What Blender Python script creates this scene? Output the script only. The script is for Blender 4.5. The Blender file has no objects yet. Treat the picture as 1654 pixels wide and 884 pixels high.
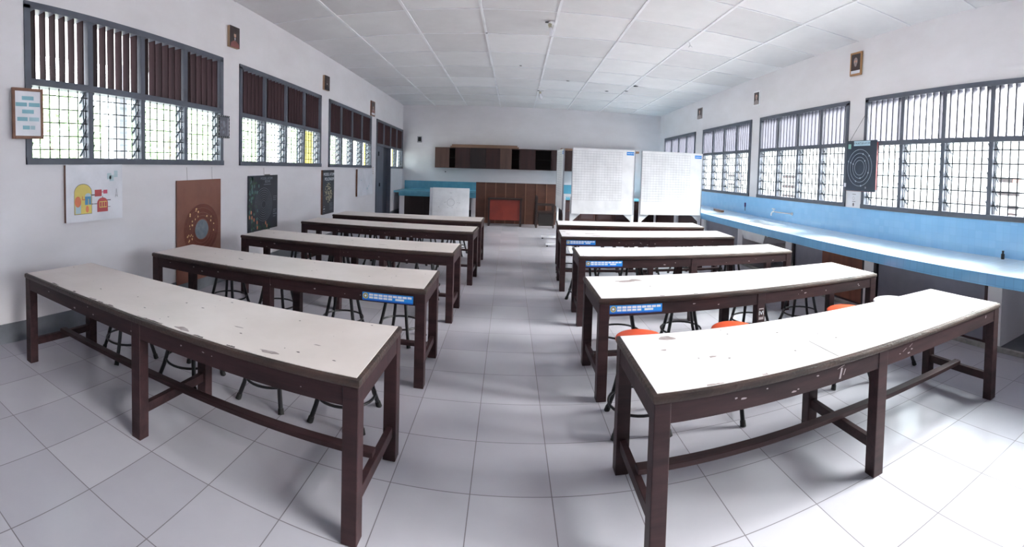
import bpy, bmesh, math, random
from mathutils import Matrix, Vector
R = math.radians
scn = bpy.context.scene
COL = scn.collection
rnd = random.Random(7)

# ------------------------------------------------------------------ camera
RW = 8.7607                      # room width (left wall is x = 0)
F, CY = 745.986, 296.537         # pixels per radian, horizon row of the 1654x884 frame
YAW, PITCH, ROLL = 0.0076, -0.0375, -0.0292
cam_d = bpy.data.cameras.new('camera')
cam_d.type = 'PANO'
cam_d.panorama_type = 'CENTRAL_CYLINDRICAL'
cam_d.central_cylindrical_range_u_min = -827 / F
cam_d.central_cylindrical_range_u_max = 827 / F
cam_d.central_cylindrical_range_v_min = -(884 - CY) / F
cam_d.central_cylindrical_range_v_max = CY / F
cam_d.central_cylindrical_radius = 1.0
cam_d.clip_start = 0.02
cam = bpy.data.objects.new('camera', cam_d)
COL.objects.link(cam)
cp, sp, cr, sr = math.cos(PITCH), math.sin(PITCH), math.cos(ROLL), math.sin(ROLL)
Rm = Matrix(((1, 0, 0), (0, cp, sp), (0, -sp, cp))) @ Matrix(((cr, 0, -sr), (0, 1, 0), (sr, 0, cr)))
M = Matrix.Rotation(YAW, 3, 'Z') @ Rm.transposed()
rt, fw, up = M.col[0], M.col[1], M.col[2]
cam.matrix_world = Matrix(((rt.x, up.x, -fw.x, 3.8371), (rt.y, up.y, -fw.y, -15.3448), (rt.z, up.z, -fw.z, 1.6932), (0, 0, 0, 1)))
scn.camera = cam

# ------------------------------------------------------------------ light
w = bpy.data.worlds.new('sky')
scn.world = w
w.use_nodes = True
bg = w.node_tree.nodes['Background']
bg.inputs[0].default_value = (0.90, 0.94, 1.0, 1)
bg.inputs[1].default_value = 5.5
sun_d = bpy.data.lights.new('sun', 'SUN')
sun_d.energy = 25.0
sun_d.angle = R(35)
sun_d.color = (1.0, 0.97, 0.93)
sun = bpy.data.objects.new('sun', sun_d)
COL.objects.link(sun)
sun.rotation_euler = Vector((-0.82, 0.24, -0.52)).to_track_quat('-Z', 'Y').to_euler()
scn.view_settings.view_transform = 'Standard'
scn.view_settings.look = 'None'
scn.view_settings.exposure = 1.25
scn.view_settings.gamma = 1.0
scn.view_settings.use_curve_mapping = False
scn.cycles.max_bounces = 12
scn.cycles.diffuse_bounces = 8
scn.cycles.transparent_max_bounces = 32

def portal(name, loc, sx, sz, rotz):
    d = bpy.data.lights.new(name, 'AREA')
    d.shape = 'RECTANGLE'; d.size = sx; d.size_y = sz
    d.cycles.is_portal = True
    o = bpy.data.objects.new(name, d); COL.objects.link(o)
    o.location = loc
    o.rotation_euler = (R(90), 0, rotz)

# ------------------------------------------------------------------ materials
def lin(c):
    out = []
    for v in c:
        v = v / 255
        out.append(v / 12.92 if v <= 0.04045 else ((v + 0.055) / 1.055) ** 2.4)
    return (*out, 1)

class N:
    def __init__(s, m): s.t = m.node_tree; s.n = s.t.nodes; s.l = s.t.links
    def new(s, kind, **kw):
        n = s.n.new(kind)
        for k, v in kw.items(): setattr(n, k, v)
        return n
    def math(s, op, a, b=None, c=None):
        n = s.new('ShaderNodeMath', operation=op)
        for i, v in enumerate((a, b, c)):
            if v is None: continue
            if isinstance(v, (int, float)): n.inputs[i].default_value = v
            else: s.l.new(v, n.inputs[i])
        return n.outputs[0]
    def mix(s, f, a, b):
        n = s.new('ShaderNodeMix', data_type='RGBA')
        for i, v in ((0, f), (6, a), (7, b)):
            if isinstance(v, (int, float, tuple)): n.inputs[i].default_value = v
            else: s.l.new(v, n.inputs[i])
        return n.outputs[2]
    def noise(s, vec, scale, detail=3, rough=0.5):
        n = s.new('ShaderNodeTexNoise')
        n.inputs['Scale'].default_value = scale; n.inputs['Detail'].default_value = detail; n.inputs['Roughness'].default_value = rough
        if vec is not None: s.l.new(vec, n.inputs['Vector'])
        return n.outputs['Fac']
    def ramp(s, f, lo, hi):
        n = s.new('ShaderNodeMapRange'); n.inputs[1].default_value = lo; n.inputs[2].default_value = hi
        s.l.new(f, n.inputs[0]); return n.outputs[0]
    def obj(s): return s.new('ShaderNodeTexCoord').outputs['Object']
    def scaled(s, vec, v):
        n = s.new('ShaderNodeMapping'); n.inputs['Scale'].default_value = v; s.l.new(vec, n.inputs[0]); return n.outputs[0]

def mat(name, col, rough=0.5, var=None, vscale=(3, 3, 3), amount=(0.4, 0.7), metal=0.0, spec=0.5, bump=0.0, bscale=40):
    """plain procedural paint / wood: base colour mixed with a second colour by noise"""
    m = bpy.data.materials.new(name); m.use_nodes = True
    k = N(m); b = m.node_tree.nodes['Principled BSDF']
    b.inputs['Roughness'].default_value = rough
    b.inputs['Metallic'].default_value = metal
    b.inputs['Specular IOR Level'].default_value = spec
    oc = k.obj()
    if var is None: var = tuple(v * 0.93 for v in col)
    f = k.ramp(k.noise(k.scaled(oc, vscale), 1.0, 5, 0.6), *amount)
    k.l.new(k.mix(f, lin(col), lin(var)), b.inputs['Base Color'])
    if bump:
        bn = k.new('ShaderNodeBump'); bn.inputs['Strength'].default_value = bump; bn.inputs['Distance'].default_value = 0.01
        k.l.new(k.noise(oc, bscale, 4), bn.inputs['Height']); k.l.new(bn.outputs[0], b.inputs['Normal'])
    return m

def tile_mat(name, col, var, grout, size, off=(0, 0, 0), axes=(0, 1), gw=0.004, rough=0.2, shear=0.0, gvis=1.0):
    m = bpy.data.materials.new(name); m.use_nodes = True
    k = N(m); b = m.node_tree.nodes['Principled BSDF']
    sep = k.new('ShaderNodeSeparateXYZ'); oc = k.obj(); k.l.new(oc, sep.inputs[0])
    cells, lines = [], []
    j = k.math('DIVIDE', k.math('SUBTRACT', sep.outputs[axes[1]], off[axes[1]]), size[1])
    a0 = sep.outputs[axes[0]]
    if shear: a0 = k.math('SUBTRACT', a0, k.math('MULTIPLY', j, shear))
    i = k.math('DIVIDE', k.math('SUBTRACT', a0, off[axes[0]]), size[0])
    for c, s in ((i, size[0]), (j, size[1])):
        fr = k.math('SUBTRACT', c, k.math('FLOOR', c))
        d = k.math('MULTIPLY', k.math('MINIMUM', fr, k.math('SUBTRACT', 1.0, fr)), s)
        lines.append(k.math('LESS_THAN', d, gw / 2)); cells.append(k.math('FLOOR', c))
    comb = k.new('ShaderNodeCombineXYZ'); k.l.new(cells[0], comb.inputs[0]); k.l.new(cells[1], comb.inputs[1])
    wn = k.new('ShaderNodeTexWhiteNoise'); k.l.new(comb.outputs[0], wn.inputs[0])
    f = k.math('ADD', k.math('MULTIPLY', wn.outputs[0], 0.5), k.math('MULTIPLY', k.noise(oc, 2.2, 5, 0.65), 0.6))
    c1 = k.mix(k.ramp(f, 0.2, 1.0), lin(col), lin(var))
    ln = k.math('MULTIPLY', k.math('MAXIMUM', lines[0], lines[1]), gvis)
    k.l.new(k.mix(ln, c1, lin(grout)), b.inputs['Base Color'])
    rr = k.math('ADD', k.math('MULTIPLY', k.noise(oc, 5, 4), 0.1), rough - 0.05)
    k.l.new(k.math('ADD', rr, k.math('MULTIPLY', ln, 0.4)), b.inputs['Roughness'])
    return m

m_wall = mat('wall_paint', (226, 223, 228), 0.7, (214, 210, 214), (0.8, 0.8, 1.6), (0.35, 0.75), bump=0.08, bscale=25)
m_ceil = tile_mat('ceiling_board', (226, 225, 227), (198, 196, 198), (196, 196, 200), (1.0974, 1.1052), (-0.0032, 0.1214, 0), (0, 1), 0.012, 0.8)
m_batten = mat('white_batten', (232, 232, 236), 0.6)
m_floor = tile_mat('floor_tile', (180, 178, 187), (162, 160, 170), (96, 90, 94), (0.4216, 0.4589), (3.2304, -13.0412, 0), (0, 1), 0.0052, 0.2, shear=-0.0063, gvis=0.9)
m_base = mat('skirting_paint', (112, 116, 124), 0.5, (96, 99, 106))
m_frame = mat('slate_window_paint', (88, 93, 106), 0.45, (78, 82, 94))
m_fin = mat('brown_fin_wood', (46, 30, 34), 0.8, (34, 21, 25), (6, 6, 0.6), spec=0.12)
m_finw = mat('grey_fin_paint', (88, 90, 102), 0.7, spec=0.2)
m_grille = mat('grille_iron', (40, 43, 50), 0.5)
m_clip = mat('louver_clip_metal', (74, 80, 88), 0.4, metal=0.3)
m_door = mat('door_paint', (92, 97, 112), 0.5, (80, 84, 98), (2, 2, 0.5))
m_doord = mat('door_dark_paint', (56, 60, 72), 0.5)
m_tblue = tile_mat('blue_tile', (146, 196, 238), (134, 186, 232), (112, 164, 212), (0.1, 0.1), (0.02, 0.0, 0.83), (1, 2), 0.003, 0.16, gvis=0.7)
m_ttop_blown = tile_mat('blue_tile_top', (234, 242, 249), (228, 238, 247), (196, 218, 238), (0.2, 0.2), (0.0, 0.0, 0), (0, 1), 0.003, 0.12)  # same blue tile, blown-out window light put into its near-white colour
m_tfas = tile_mat('blue_tile_edge', (122, 178, 220), (110, 166, 210), (92, 144, 188), (0.1, 0.1), (0.02, 0.0, 0.73), (1, 2), 0.004, 0.16)
m_tback = tile_mat('teal_tile', (100, 168, 194), (90, 156, 184), (80, 142, 168), (0.1, 0.1), (0.0, 0.0, 0.83), (0, 2), 0.003, 0.2)
m_tbtop = mat('teal_tile_top', (112, 186, 208), 0.25)
m_white = mat('white_enamel', (238, 238, 242), 0.4)
m_grey = mat('grey_board', (132, 132, 146), 0.35, (112, 112, 126), (1.2, 1.2, 1.2))
m_conc = mat('concrete', (150, 148, 146), 0.85, (104, 102, 102), (6, 6, 6), bump=0.3)
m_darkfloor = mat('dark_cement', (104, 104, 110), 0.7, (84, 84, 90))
m_ply = mat('plywood_door', (124, 74, 56), 0.45, (96, 54, 42), (6, 6, 0.8))
m_jamb = mat('dark_jamb', (62, 44, 48), 0.5)
m_jambk = mat('black_jamb', (40, 36, 44), 0.5)
m_tw = mat('dark_brown_wood', (54, 34, 37), 0.5, (34, 21, 24), (2.5, 18, 18), spec=0.3)
m_tedge = mat('worn_brown_edge', (68, 50, 45), 0.5, (38, 29, 26), (5, 30, 30), (0.35, 0.65), bump=0.5, bscale=60)
m_scuff = mat('pale_scuff', (150, 138, 142), 0.7)
m_black = mat('black_steel', (24, 24, 28), 0.35, metal=0.2)
m_rubber = mat('black_rubber', (18, 18, 20), 0.7)
m_orange = mat('orange_seat', (222, 92, 58), 0.35, (200, 76, 48))
m_seatglare = mat('white_seat', (236, 234, 238), 0.3)  # glare on the seat put into its colour as white
m_sblue = mat('sticker_blue', (34, 140, 226), 0.4)
m_sdark = mat('sticker_dark_blue', (18, 90, 190), 0.4)
m_swhite = mat('sticker_white', (226, 232, 240), 0.4)
m_sgrey = mat('sticker_crest', (120, 130, 120), 0.4)
m_syel = mat('sticker_gold', (214, 196, 110), 0.4)
m_cab = mat('cabinet_wood', (62, 36, 34), 0.4, (48, 27, 27), (8, 8, 0.8))
m_cablit = mat('cabinet_wood_light', (96, 68, 60), 0.45, (80, 54, 48), (8, 8, 0.8))  # lit copy of the cabinet wood, the light put into its colour
m_cabd = mat('cabinet_wood_dark', (36, 22, 22), 0.45, (28, 17, 17), (8, 8, 0.8))
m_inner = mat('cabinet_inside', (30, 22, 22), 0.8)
m_plank = mat('raw_plank', (150, 118, 98), 0.6, (124, 94, 76), (0.8, 14, 14))
m_panel = mat('brown_plywood', (104, 66, 52), 0.5, (78, 48, 38), (0.9, 4, 5), (0.3, 0.7))
m_batb = mat('pale_wood_strip', (138, 98, 78), 0.5)
m_red = mat('red_orange_panel', (126, 44, 32), 0.5, (110, 38, 28))
m_chairw = mat('old_chair_wood', (48, 33, 31), 0.45, (34, 23, 22), (4, 20, 20))
m_board = mat('whiteboard_melamine', (244, 244, 247), 0.3)
m_line = mat('board_grid_ink', (166, 164, 172), 0.6)
m_bframe = mat('board_frame_white', (230, 230, 234), 0.4)
m_alu = mat('aluminium', (168, 168, 176), 0.35, metal=0.7)
m_lam_l = mat('laminate_cream', (226, 216, 212), 0.42, (212, 201, 196), (1.5, 1.5, 1.5))  # warm reflections on the near-white laminate put into its colour
m_lam_r = mat('laminate_white', (234, 230, 232), 0.4, (226, 221, 222), (1.5, 1.5, 1.5))
m_chip = mat('chipped_core', (176, 164, 164), 0.8, (140, 126, 124), (20, 20, 20))
m_speck = mat('ink_speck', (96, 90, 92), 0.8)
m_steel = mat('steel_tap', (200, 202, 208), 0.25, metal=0.8)
m_ink = mat('near_black', (30, 30, 36), 0.5)

def glass_mat():
    m = bpy.data.materials.new('louver_glass'); m.use_nodes = True
    k = N(m); b = k.n['Principled BSDF']; k.n.remove(b)
    tr = k.new('ShaderNodeBsdfTransparent'); tr.inputs[0].default_value = (0.93, 0.97, 0.96, 1)
    gl = k.new('ShaderNodeBsdfGlossy'); gl.inputs['Roughness'].default_value = 0.05
    mx = k.new('ShaderNodeMixShader'); mx.inputs[0].default_value = 0.06
    k.l.new(tr.outputs[0], mx.inputs[1]); k.l.new(gl.outputs[0], mx.inputs[2])
    k.l.new(mx.outputs[0], k.n['Material Output'].inputs[0])
    return m
m_glass = glass_mat()

# ------------------------------------------------------------------ mesh helpers
class MB:
    def __init__(s, mtx=None):
        s.v, s.f, s.mi, s.mats, s.sm = [], [], [], [], []
        s.m = mtx
    def _mat(s, m):
        if m not in s.mats: s.mats.append(m)
        return s.mats.index(m)
    def add(s, vs, fs, m, smooth=False):
        b = len(s.v); k = s._mat(m)
        for p in vs:
            p = Vector(p)
            s.v.append(s.m @ p if s.m else p)
        for f in fs: s.f.append([b + i for i in f]); s.mi.append(k); s.sm.append(smooth)
        return s
    def bm(s, bm, m, smooth=False):
        bm.verts.ensure_lookup_table(); bm.verts.index_update()
        s.add([v.co.copy() for v in bm.verts], [[v.index for v in f.verts] for f in bm.faces], m, smooth); bm.free(); return s
    def box(s, a, b, m, bev=0.0, smooth=False):
        (x0, y0, z0), (x1, y1, z1) = [min(p, q) for p, q in zip(a, b)], [max(p, q) for p, q in zip(a, b)]
        vs = [(x0, y0, z0), (x1, y0, z0), (x1, y1, z0), (x0, y1, z0), (x0, y0, z1), (x1, y0, z1), (x1, y1, z1), (x0, y1, z1)]
        fs = [(0, 3, 2, 1), (4, 5, 6, 7), (0, 1, 5, 4), (1, 2, 6, 5), (2, 3, 7, 6), (3, 0, 4, 7)]
        if not bev: return s.add(vs, fs, m)
        bm = bmesh.new(); bv = [bm.verts.new(v) for v in vs]
        for f in fs: bm.faces.new([bv[i] for i in f])
        bmesh.ops.bevel(bm, geom=list(bm.edges), offset=bev, segments=2, affect='EDGES', profile=0.5)
        return s.bm(bm, m, smooth)
    def hexa(s, lo, hi, m):
        """eight corners: lo = four points, hi = four points above/behind them, same order"""
        return s.add(list(lo) + list(hi), [(0, 3, 2, 1), (4, 5, 6, 7), (0, 1, 5, 4), (1, 2, 6, 5), (2, 3, 7, 6), (3, 0, 4, 7)], m)
    def prism(s, poly, d0, d1, m, place):
        n = len(poly)
        vs = [place(p, d0) for p in poly] + [place(p, d1) for p in poly]
        fs = [list(range(n))[::-1], list(range(n, 2 * n))] + [(i, (i + 1) % n, n + (i + 1) % n, n + i) for i in range(n)]
        return s.add(vs, fs, m)
    def tube(s, pts, r, m, n=8, closed=False, caps=True):
        pts = [Vector(p) for p in pts]; L = len(pts)
        rr = r if isinstance(r, (list, tuple)) else [r] * L
        vs, fs = [], []
        prev = None
        for i, p in enumerate(pts):
            if closed: t = (pts[(i + 1) % L] - pts[i - 1]).normalized()
            else: t = (pts[min(i + 1, L - 1)] - pts[max(i - 1, 0)]).normalized()
            if prev is None:
                a = Vector((0, 0, 1)) if abs(t.z) < 0.9 else Vector((1, 0, 0))
                u = t.cross(a).normalized()
            else: u = (prev - t * prev.dot(t)).normalized()
            prev = u; w_ = t.cross(u)
            for k in range(n):
                an = 2 * math.pi * k / n
                vs.append(p + (u * math.cos(an) + w_ * math.sin(an)) * rr[i])
        for i in range(L if closed else L - 1):
            j = (i + 1) % L
            for k in range(n):
                fs.append((i * n + k, i * n + (k + 1) % n, j * n + (k + 1) % n, j * n + k))
        if caps and not closed:
            fs.append(list(range(n))[::-1]); fs.append(list(range((L - 1) * n, L * n)))
        return s.add(vs, fs, m, True)
    def lathe(s, prof, m, n=24, c=(0, 0, 0)):
        vs, fs = [], []
        for (r, z) in prof:
            for k in range(n):
                a = 2 * math.pi * k / n
                vs.append((c[0] + r * math.cos(a), c[1] + r * math.sin(a), c[2] + z))
        L = len(prof)
        for i in range(L - 1):
            for k in range(n): fs.append((i * n + k, i * n + (k + 1) % n, (i + 1) * n + (k + 1) % n, (i + 1) * n + k))
        fs.append(list(range(n))[::-1]); fs.append(list(range((L - 1) * n, L * n)))
        return s.add(vs, fs, m, True)
    def build(s, name, parent=None, **props):
        me = bpy.data.meshes.new(name)
        me.from_pydata([tuple(v) for v in s.v], [], s.f)
        for m in s.mats: me.materials.append(m)
        for p, k, q in zip(me.polygons, s.mi, s.sm): p.material_index = k; p.use_smooth = q
        if any(s.sm):
            try: me.set_sharp_from_angle(angle=R(40))
            except Exception: pass
        me.update()
        o = bpy.data.objects.new(name, me); COL.objects.link(o)
        if parent: o.parent = parent
        for k, v in props.items(): o[k] = v
        return o

def empty(name, loc=(0, 0, 0), rz=0.0, **props):
    o = bpy.data.objects.new(name, None); COL.objects.link(o)
    o.location = loc; o.rotation_euler = (0, 0, rz); o.empty_display_size = 0.1
    for k, v in props.items(): o[k] = v
    return o
def thing(name, label, cat, loc=(0, 0, 0), rz=0.0, group=None):
    o = empty(name, loc, rz, label=label, category=cat)
    if group: o['group'] = group
    return o
def copy_thing(root, loc, rz, label, group=None):
    c = root.copy(); COL.objects.link(c); c.location = loc; c.rotation_euler = (0, 0, rz); c['label'] = label
    if group: c['group'] = group
    for ch in root.children:
        d = ch.copy(); COL.objects.link(d); d.parent = c
        for g in ch.children:
            e = g.copy(); COL.objects.link(e); e.parent = d
    return c
def text_mesh(mb, txt, size, pos, m, depth=0.0012, align='CENTER'):
    """flat lettering in the local XY plane of mb, facing +Z"""
    cu = bpy.data.curves.new('t', 'FONT'); cu.body = txt; cu.size = size; cu.align_x = align; cu.align_y = 'CENTER'; cu.extrude = depth; cu.resolution_u = 3
    o = bpy.data.objects.new('t', cu); COL.objects.link(o)
    me = bpy.data.meshes.new_from_object(o.evaluated_get(bpy.context.evaluated_depsgraph_get()))
    mb.add([(v.co.x + pos[0], v.co.y + pos[1], v.co.z + pos[2]) for v in me.vertices], [list(p.vertices) for p in me.polygons], m)
    bpy.data.objects.remove(o); bpy.data.curves.remove(cu); bpy.data.meshes.remove(me)

# local frames on the walls: local x = reading direction, y = up, z = out of the wall
def left_frame(y, z, d=0.0): return Matrix(((0, 0, 1, d), (1, 0, 0, y), (0, 1, 0, z), (0, 0, 0, 1)))
def right_frame(y, z, d=0.0): return Matrix(((0, 0, -1, RW - d), (-1, 0, 0, y), (0, 1, 0, z), (0, 0, 0, 1)))

# ------------------------------------------------------------------ the room shell
YF, YB = -18.6, 0.0
def zceil(x, y): return 3.678 - 0.0087 * x - 0.0307 * y
class Side:
    def __init__(s, left):
        s.left = left
    def P(s, d, y, z): return (-d, y, z) if s.left else (RW + d, y, z)
    def sill(s, y): return 1.515 - 0.0125 * y if s.left else 1.175 - 0.008 * y
    def mid(s, y): return 2.145 - 0.0245 * y if s.left else 2.15 - 0.0105 * y
    def head(s, y): return 2.835 - 0.029 * y if s.left else 2.79 - 0.018 * y
SL, SR = Side(True), Side(False)
WT = 0.16
WIN_L = [(-16.6, -13.6), (-13.19, -10.13), (-9.72, -6.81), (-6.41, -3.51), (-3.05, 0.0 - 0.02)]
WIN_R = [(-16.7, -13.5), (-13.15, -10.08), (-9.70, -6.86), (-6.50, -3.80), (-3.28, -0.55)]
def wall_side(S, wins, name, door=None):
    mb = MB()
    xw = 0 if S.left else RW
    def quadslab(y0, y1, za0, za1, zb0, zb1):
        mb.hexa([S.P(0, y0, za0), S.P(0, y1, za1), S.P(WT, y1, za1), S.P(WT, y0, za0)],
                [S.P(0, y0, zb0), S.P(0, y1, zb1), S.P(WT, y1, zb1), S.P(WT, y0, zb0)], m_wall)
    ys = YF
    for (a, b) in wins:
        quadslab(ys, a, 0, 0, zceil(xw, ys) + .06, zceil(xw, a) + .06)
        quadslab(a, b, S.head(a), S.head(b), zceil(xw, a) + .06, zceil(xw, b) + .06)
        if door and a < door[0] + 0.1 and b > door[0]:
            quadslab(door[1], b, 0, 0, S.sill(door[1]), S.sill(b))
        else:
            quadslab(a, b, 0, 0, S.sill(a), S.sill(b))
        ys = b
    quadslab(ys, YB + (0.16 if S.left is False else 0.16), 0, 0, zceil(xw, ys) + .06, zceil(xw, YB) + .06)
    o = mb.build(name, kind='structure')
    return o
DOOR = (-3.05, -1.52)
wall_side(SL, WIN_L, 'wall_left', DOOR)
wall_side(SR, WIN_R, 'wall_right')
def wall_y(y0, y1, name):
    mb = MB()
    mb.hexa([(-0.16, y0, 0), (RW + 0.16, y0, 0), (RW + 0.16, y1, 0), (-0.16, y1, 0)],
            [(-0.16, y0, zceil(0, y0) + .06), (RW + 0.16, y0, zceil(RW, y0) + .06), (RW + 0.16, y1, zceil(RW, y1) + .06), (-0.16, y1, zceil(0, y1) + .06)], m_wall)
    mb.build(name, kind='structure')
wall_y(0, 0.16, 'wall_back')
wall_y(YF - 0.16, YF, 'wall_front')
MB().box((-0.2, YF - 0.2, -0.12), (RW + 0.2, 0.2, 0), m_floor).build('floor', kind='structure')

# ceiling boards sag a little between the battens
mb = MB()
sx, sy, ox, oy = 1.0974, 1.1052, -0.0032, 0.1214
nx, ny, sub = 8, 18, 4
vs, fs = [], []
sagr = random.Random(3)
sag = {(i, j): sagr.uniform(-0.004, 0.016) for i in range(nx) for j in range(ny)}
NXv, NYv = nx * sub + 1, ny * sub + 1
for jj in range(NYv):
    for ii in range(NXv):
        x = min(max(ox + sx * ii / sub, -0.02), RW + 0.05); y = 0.02 if jj == 0 else oy - sy * jj / sub
        if ii == NXv - 1: x = RW + 0.03
        i, j = min(ii // sub, nx - 1), min(jj // sub, ny - 1)
        u, v = (ii % sub) / sub, (jj % sub) / sub
        vs.append((x, y, zceil(x, y) - sag[(i, j)] * 16 * u * (1 - u) * v * (1 - v) - (0.004 * math.sin(3.1 * x + j) if ii % sub else 0)))
for jj in range(NYv - 1):
    for ii in range(NXv - 1):
        a = jj * NXv + ii
        fs.append((a, a + 1, a + NXv + 1, a + NXv))
mb.add(vs, fs, m_ceil, True)
b0 = len(vs)
ceiling = mb.build('ceiling', kind='structure')
mb = MB()                                             # solid deck above, so that no sky leaks in
mb.hexa([(-0.2, YF - .2, zceil(0, YF) + .05), (RW + .2, YF - .2, zceil(RW, YF) + .05), (RW + .2, .2, zceil(RW, 0) + .05), (-.2, .2, zceil(0, 0) + .05)],
        [(-0.2, YF - .2, zceil(0, YF) + .2), (RW + .2, YF - .2, zceil(RW, YF) + .2), (RW + .2, .2, zceil(RW, 0) + .2), (-.2, .2, zceil(0, 0) + .2)], m_conc)
mb.build('roof_deck', kind='structure')
mb = MB()
for i in range(1, 8):
    x = ox + sx * i; hw = 0.018
    mb.hexa([(x - hw, YF, zceil(x, YF) - .016), (x + hw, YF, zceil(x, YF) - .016), (x + hw, 0, zceil(x, 0) - .016), (x - hw, 0, zceil(x, 0) - .016)],
            [(x - hw, YF, zceil(x, YF) + .01), (x + hw, YF, zceil(x, YF) + .01), (x + hw, 0, zceil(x, 0) + .01), (x - hw, 0, zceil(x, 0) + .01)], m_batten)
mb.build('trim_1', kind='structure')
mb = MB()
for j in range(1, 17):
    y = oy - sy * j; hw = 0.012
    mb.hexa([(0, y - hw, zceil(0, y) - .008), (RW, y - hw, zceil(RW, y) - .008), (RW, y + hw, zceil(RW, y) - .008), (0, y + hw, zceil(0, y) - .008)],
            [(0, y - hw, zceil(0, y) + .01), (RW, y - hw, zceil(RW, y) + .01), (RW, y + hw, zceil(RW, y) + .01), (0, y + hw, zceil(0, y) + .01)], m_batten)
mb.build('trim_2', kind='structure')
# small holes in the ceiling boards
for (x, y, r) in ((3.88, -5.61, .035), (5.01, -4.4, .05), (6.67, -4.4, .07), (6.6, -3.75, .06), (6.12, -3.53, .06), (3.3, -7.69, .02)):
    z = zceil(x, y) - 0.022
    mb = MB(); n = 9
    pts = [(x + r * rnd.uniform(.6, 1.1) * math.cos(2 * math.pi * k / n), y + r * rnd.uniform(.6, 1.1) * math.sin(2 * math.pi * k / n), z) for k in range(n)]
    mb.add(pts + [(p[0], p[1], z + .004) for p in pts], [list(range(n))[::-1]] + [(i, (i + 1) % n, n + (i + 1) % n, n + i) for i in range(n)], m_ink)
    mb.build('hole', ceiling)
# skirting
mb = MB(); mb.box((0, YF, 0), (0.012, DOOR[0] - 0.03, 0.185), m_base).box((0, DOOR[1] + 0.03, 0), (0.012, 0, 0.185), m_base)
mb.build('baseboard_left', kind='structure')
MB().box((0.012, -0.012, 0), (RW, 0, 0.185), m_base).build('baseboard_back', kind='structure')

# ------------------------------------------------------------------ windows
def bar(mb, S, d0, d1, ya, yb, fa, fb, m):
    """slab between heights fa(y) and fb(y)"""
    mb.hexa([S.P(d0, ya, fa(ya)), S.P(d0, yb, fa(yb)), S.P(d1, yb, fa(yb)), S.P(d1, ya, fa(ya))],
            [S.P(d0, ya, fb(ya)), S.P(d0, yb, fb(yb)), S.P(d1, yb, fb(yb)), S.P(d1, ya, fb(ya))], m)
def window(S, y0, y1, name, bays=(0, 1, 2, 3), fins=6, fin_m=None, fin_d=0.10):
    root = empty(name, kind='structure')
    fr, fi, gr, gl, cl = MB(), MB(), MB(), MB(), MB()
    W = 0.065; n = 4; bw = (y1 - y0 - W) / n
    head, mid, sill = S.head, S.mid, S.sill
    D0, D1 = -0.02, 0.13
    bar(fr, S, D0, D1, y0, y1, lambda y: head(y) - W, head, m_frame)
    bar(fr, S, D0, D1, y0 + W * .9, y1 - W * .9, lambda y: mid(y) - W / 2, lambda y: mid(y) + W / 2, m_frame)
    ylow0 = y0 + bw * bays[0]
    bar(fr, S, D0 - 0.012, D1, ylow0, y1, sill, lambda y: sill(y) + W, m_frame)
    for k in range(n + 1):
        ya = y0 + bw * k
        low = sill if (k >= bays[0]) else mid
        d0 = D0 if k in (0, n) else D0 + 0.012
        bar(fr, S, d0, D1, ya, ya + W, lambda y: low(y), lambda y: head(y) - W * .5, m_frame)
    for k in range(n):
        a, b = y0 + bw * k + W, y0 + bw * (k + 1)
        for q in range(fins):
            yc = a + (b - a) * (q + 0.5) / fins
            bar(fi, S, 0.0, fin_d, yc - (0.007 if S.left else 0.012), yc + (0.007 if S.left else 0.012), lambda y: mid(y) + W * .45, lambda y: head(y) - W * .9, fin_m)
        if k not in bays: continue
        zb, zt = sill(a) + W, mid(a) - W / 2
        for q in range(5):
            yc = a + (b - a) * (q + 1) / 6
            gr.tube([S.P(0.028, yc, zb - .01), S.P(0.028, yc, zt + .02)], 0.007 if S.left else 0.011, m_grille, 6)
        for q in range(5):
            z = zb + (zt - zb) * (q + 0.6) / 5.2
            gr.tube([S.P(0.02, a - .01, z), S.P(0.02, b + .01, z)], 0.006 if S.left else 0.0095, m_grille, 6)
        ns = 5; pitch = (zt - zb) / ns
        for e, yj in ((0, a), (1, b)):
            sg = 1 if e == 0 else -1
            cl.box(S.P(0.045, yj, zb), S.P(0.10, yj + sg * 0.012, zt), m_alu)
            cl.box(S.P(0.062, yj + sg * .012, zb), S.P(0.074, yj + sg * 0.022, zt), m_clip)
            for q in range(ns):
                zc = zb + pitch * (q + 0.55)
                cl.hexa([S.P(0.005, yj + sg * .014, zc + .070), S.P(0.005, yj + sg * .030, zc + .070), S.P(0.014, yj + sg * .030, zc + .058), S.P(0.014, yj + sg * .014, zc + .058)][::1],
                        [S.P(0.128, yj + sg * .014, zc - .052), S.P(0.128, yj + sg * .030, zc - .052), S.P(0.122, yj + sg * .030, zc - .070), S.P(0.122, yj + sg * .014, zc - .070)], m_clip)
        for q in range(ns):
            zc = zb + pitch * (q + 0.55)
            gl.hexa([S.P(0.003, a + .02, zc + .072), S.P(0.003, b - .02, zc + .072), S.P(0.006, b - .02, zc + .076), S.P(0.006, a + .02, zc + .076)],
                    [S.P(0.130, a + .02, zc - .070), S.P(0.130, b - .02, zc - .070), S.P(0.133, b - .02, zc - .066), S.P(0.133, a + .02, zc - .066)], m_glass)
    fr.build('frame', root); fi.build('fin_louver', root); gr.build('grille', root); gl.build('glass_louver', root); cl.build('louver_clip', root)
    yc = (y0 + y1) / 2; zc = (sill(yc) + head(yc)) / 2
    portal(name + '_daylight', S.P(0.2, yc, zc), y1 - y0 + .1, head(yc) - sill(yc) + .2, R(-90) if S.left else R(90))
    return root
for i, (a, b) in enumerate(WIN_L[1:4]): window(SL, a, b, 'window_%d' % (i + 1), fin_m=m_fin)
window(SL, WIN_L[4][0], WIN_L[4][1], 'window_4', bays=(2, 3), fin_m=m_fin)
for i, (a, b) in enumerate(WIN_R[1:]): window(SR, a, b, 'window_%d' % (i + 5), fin_m=m_finw)
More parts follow.
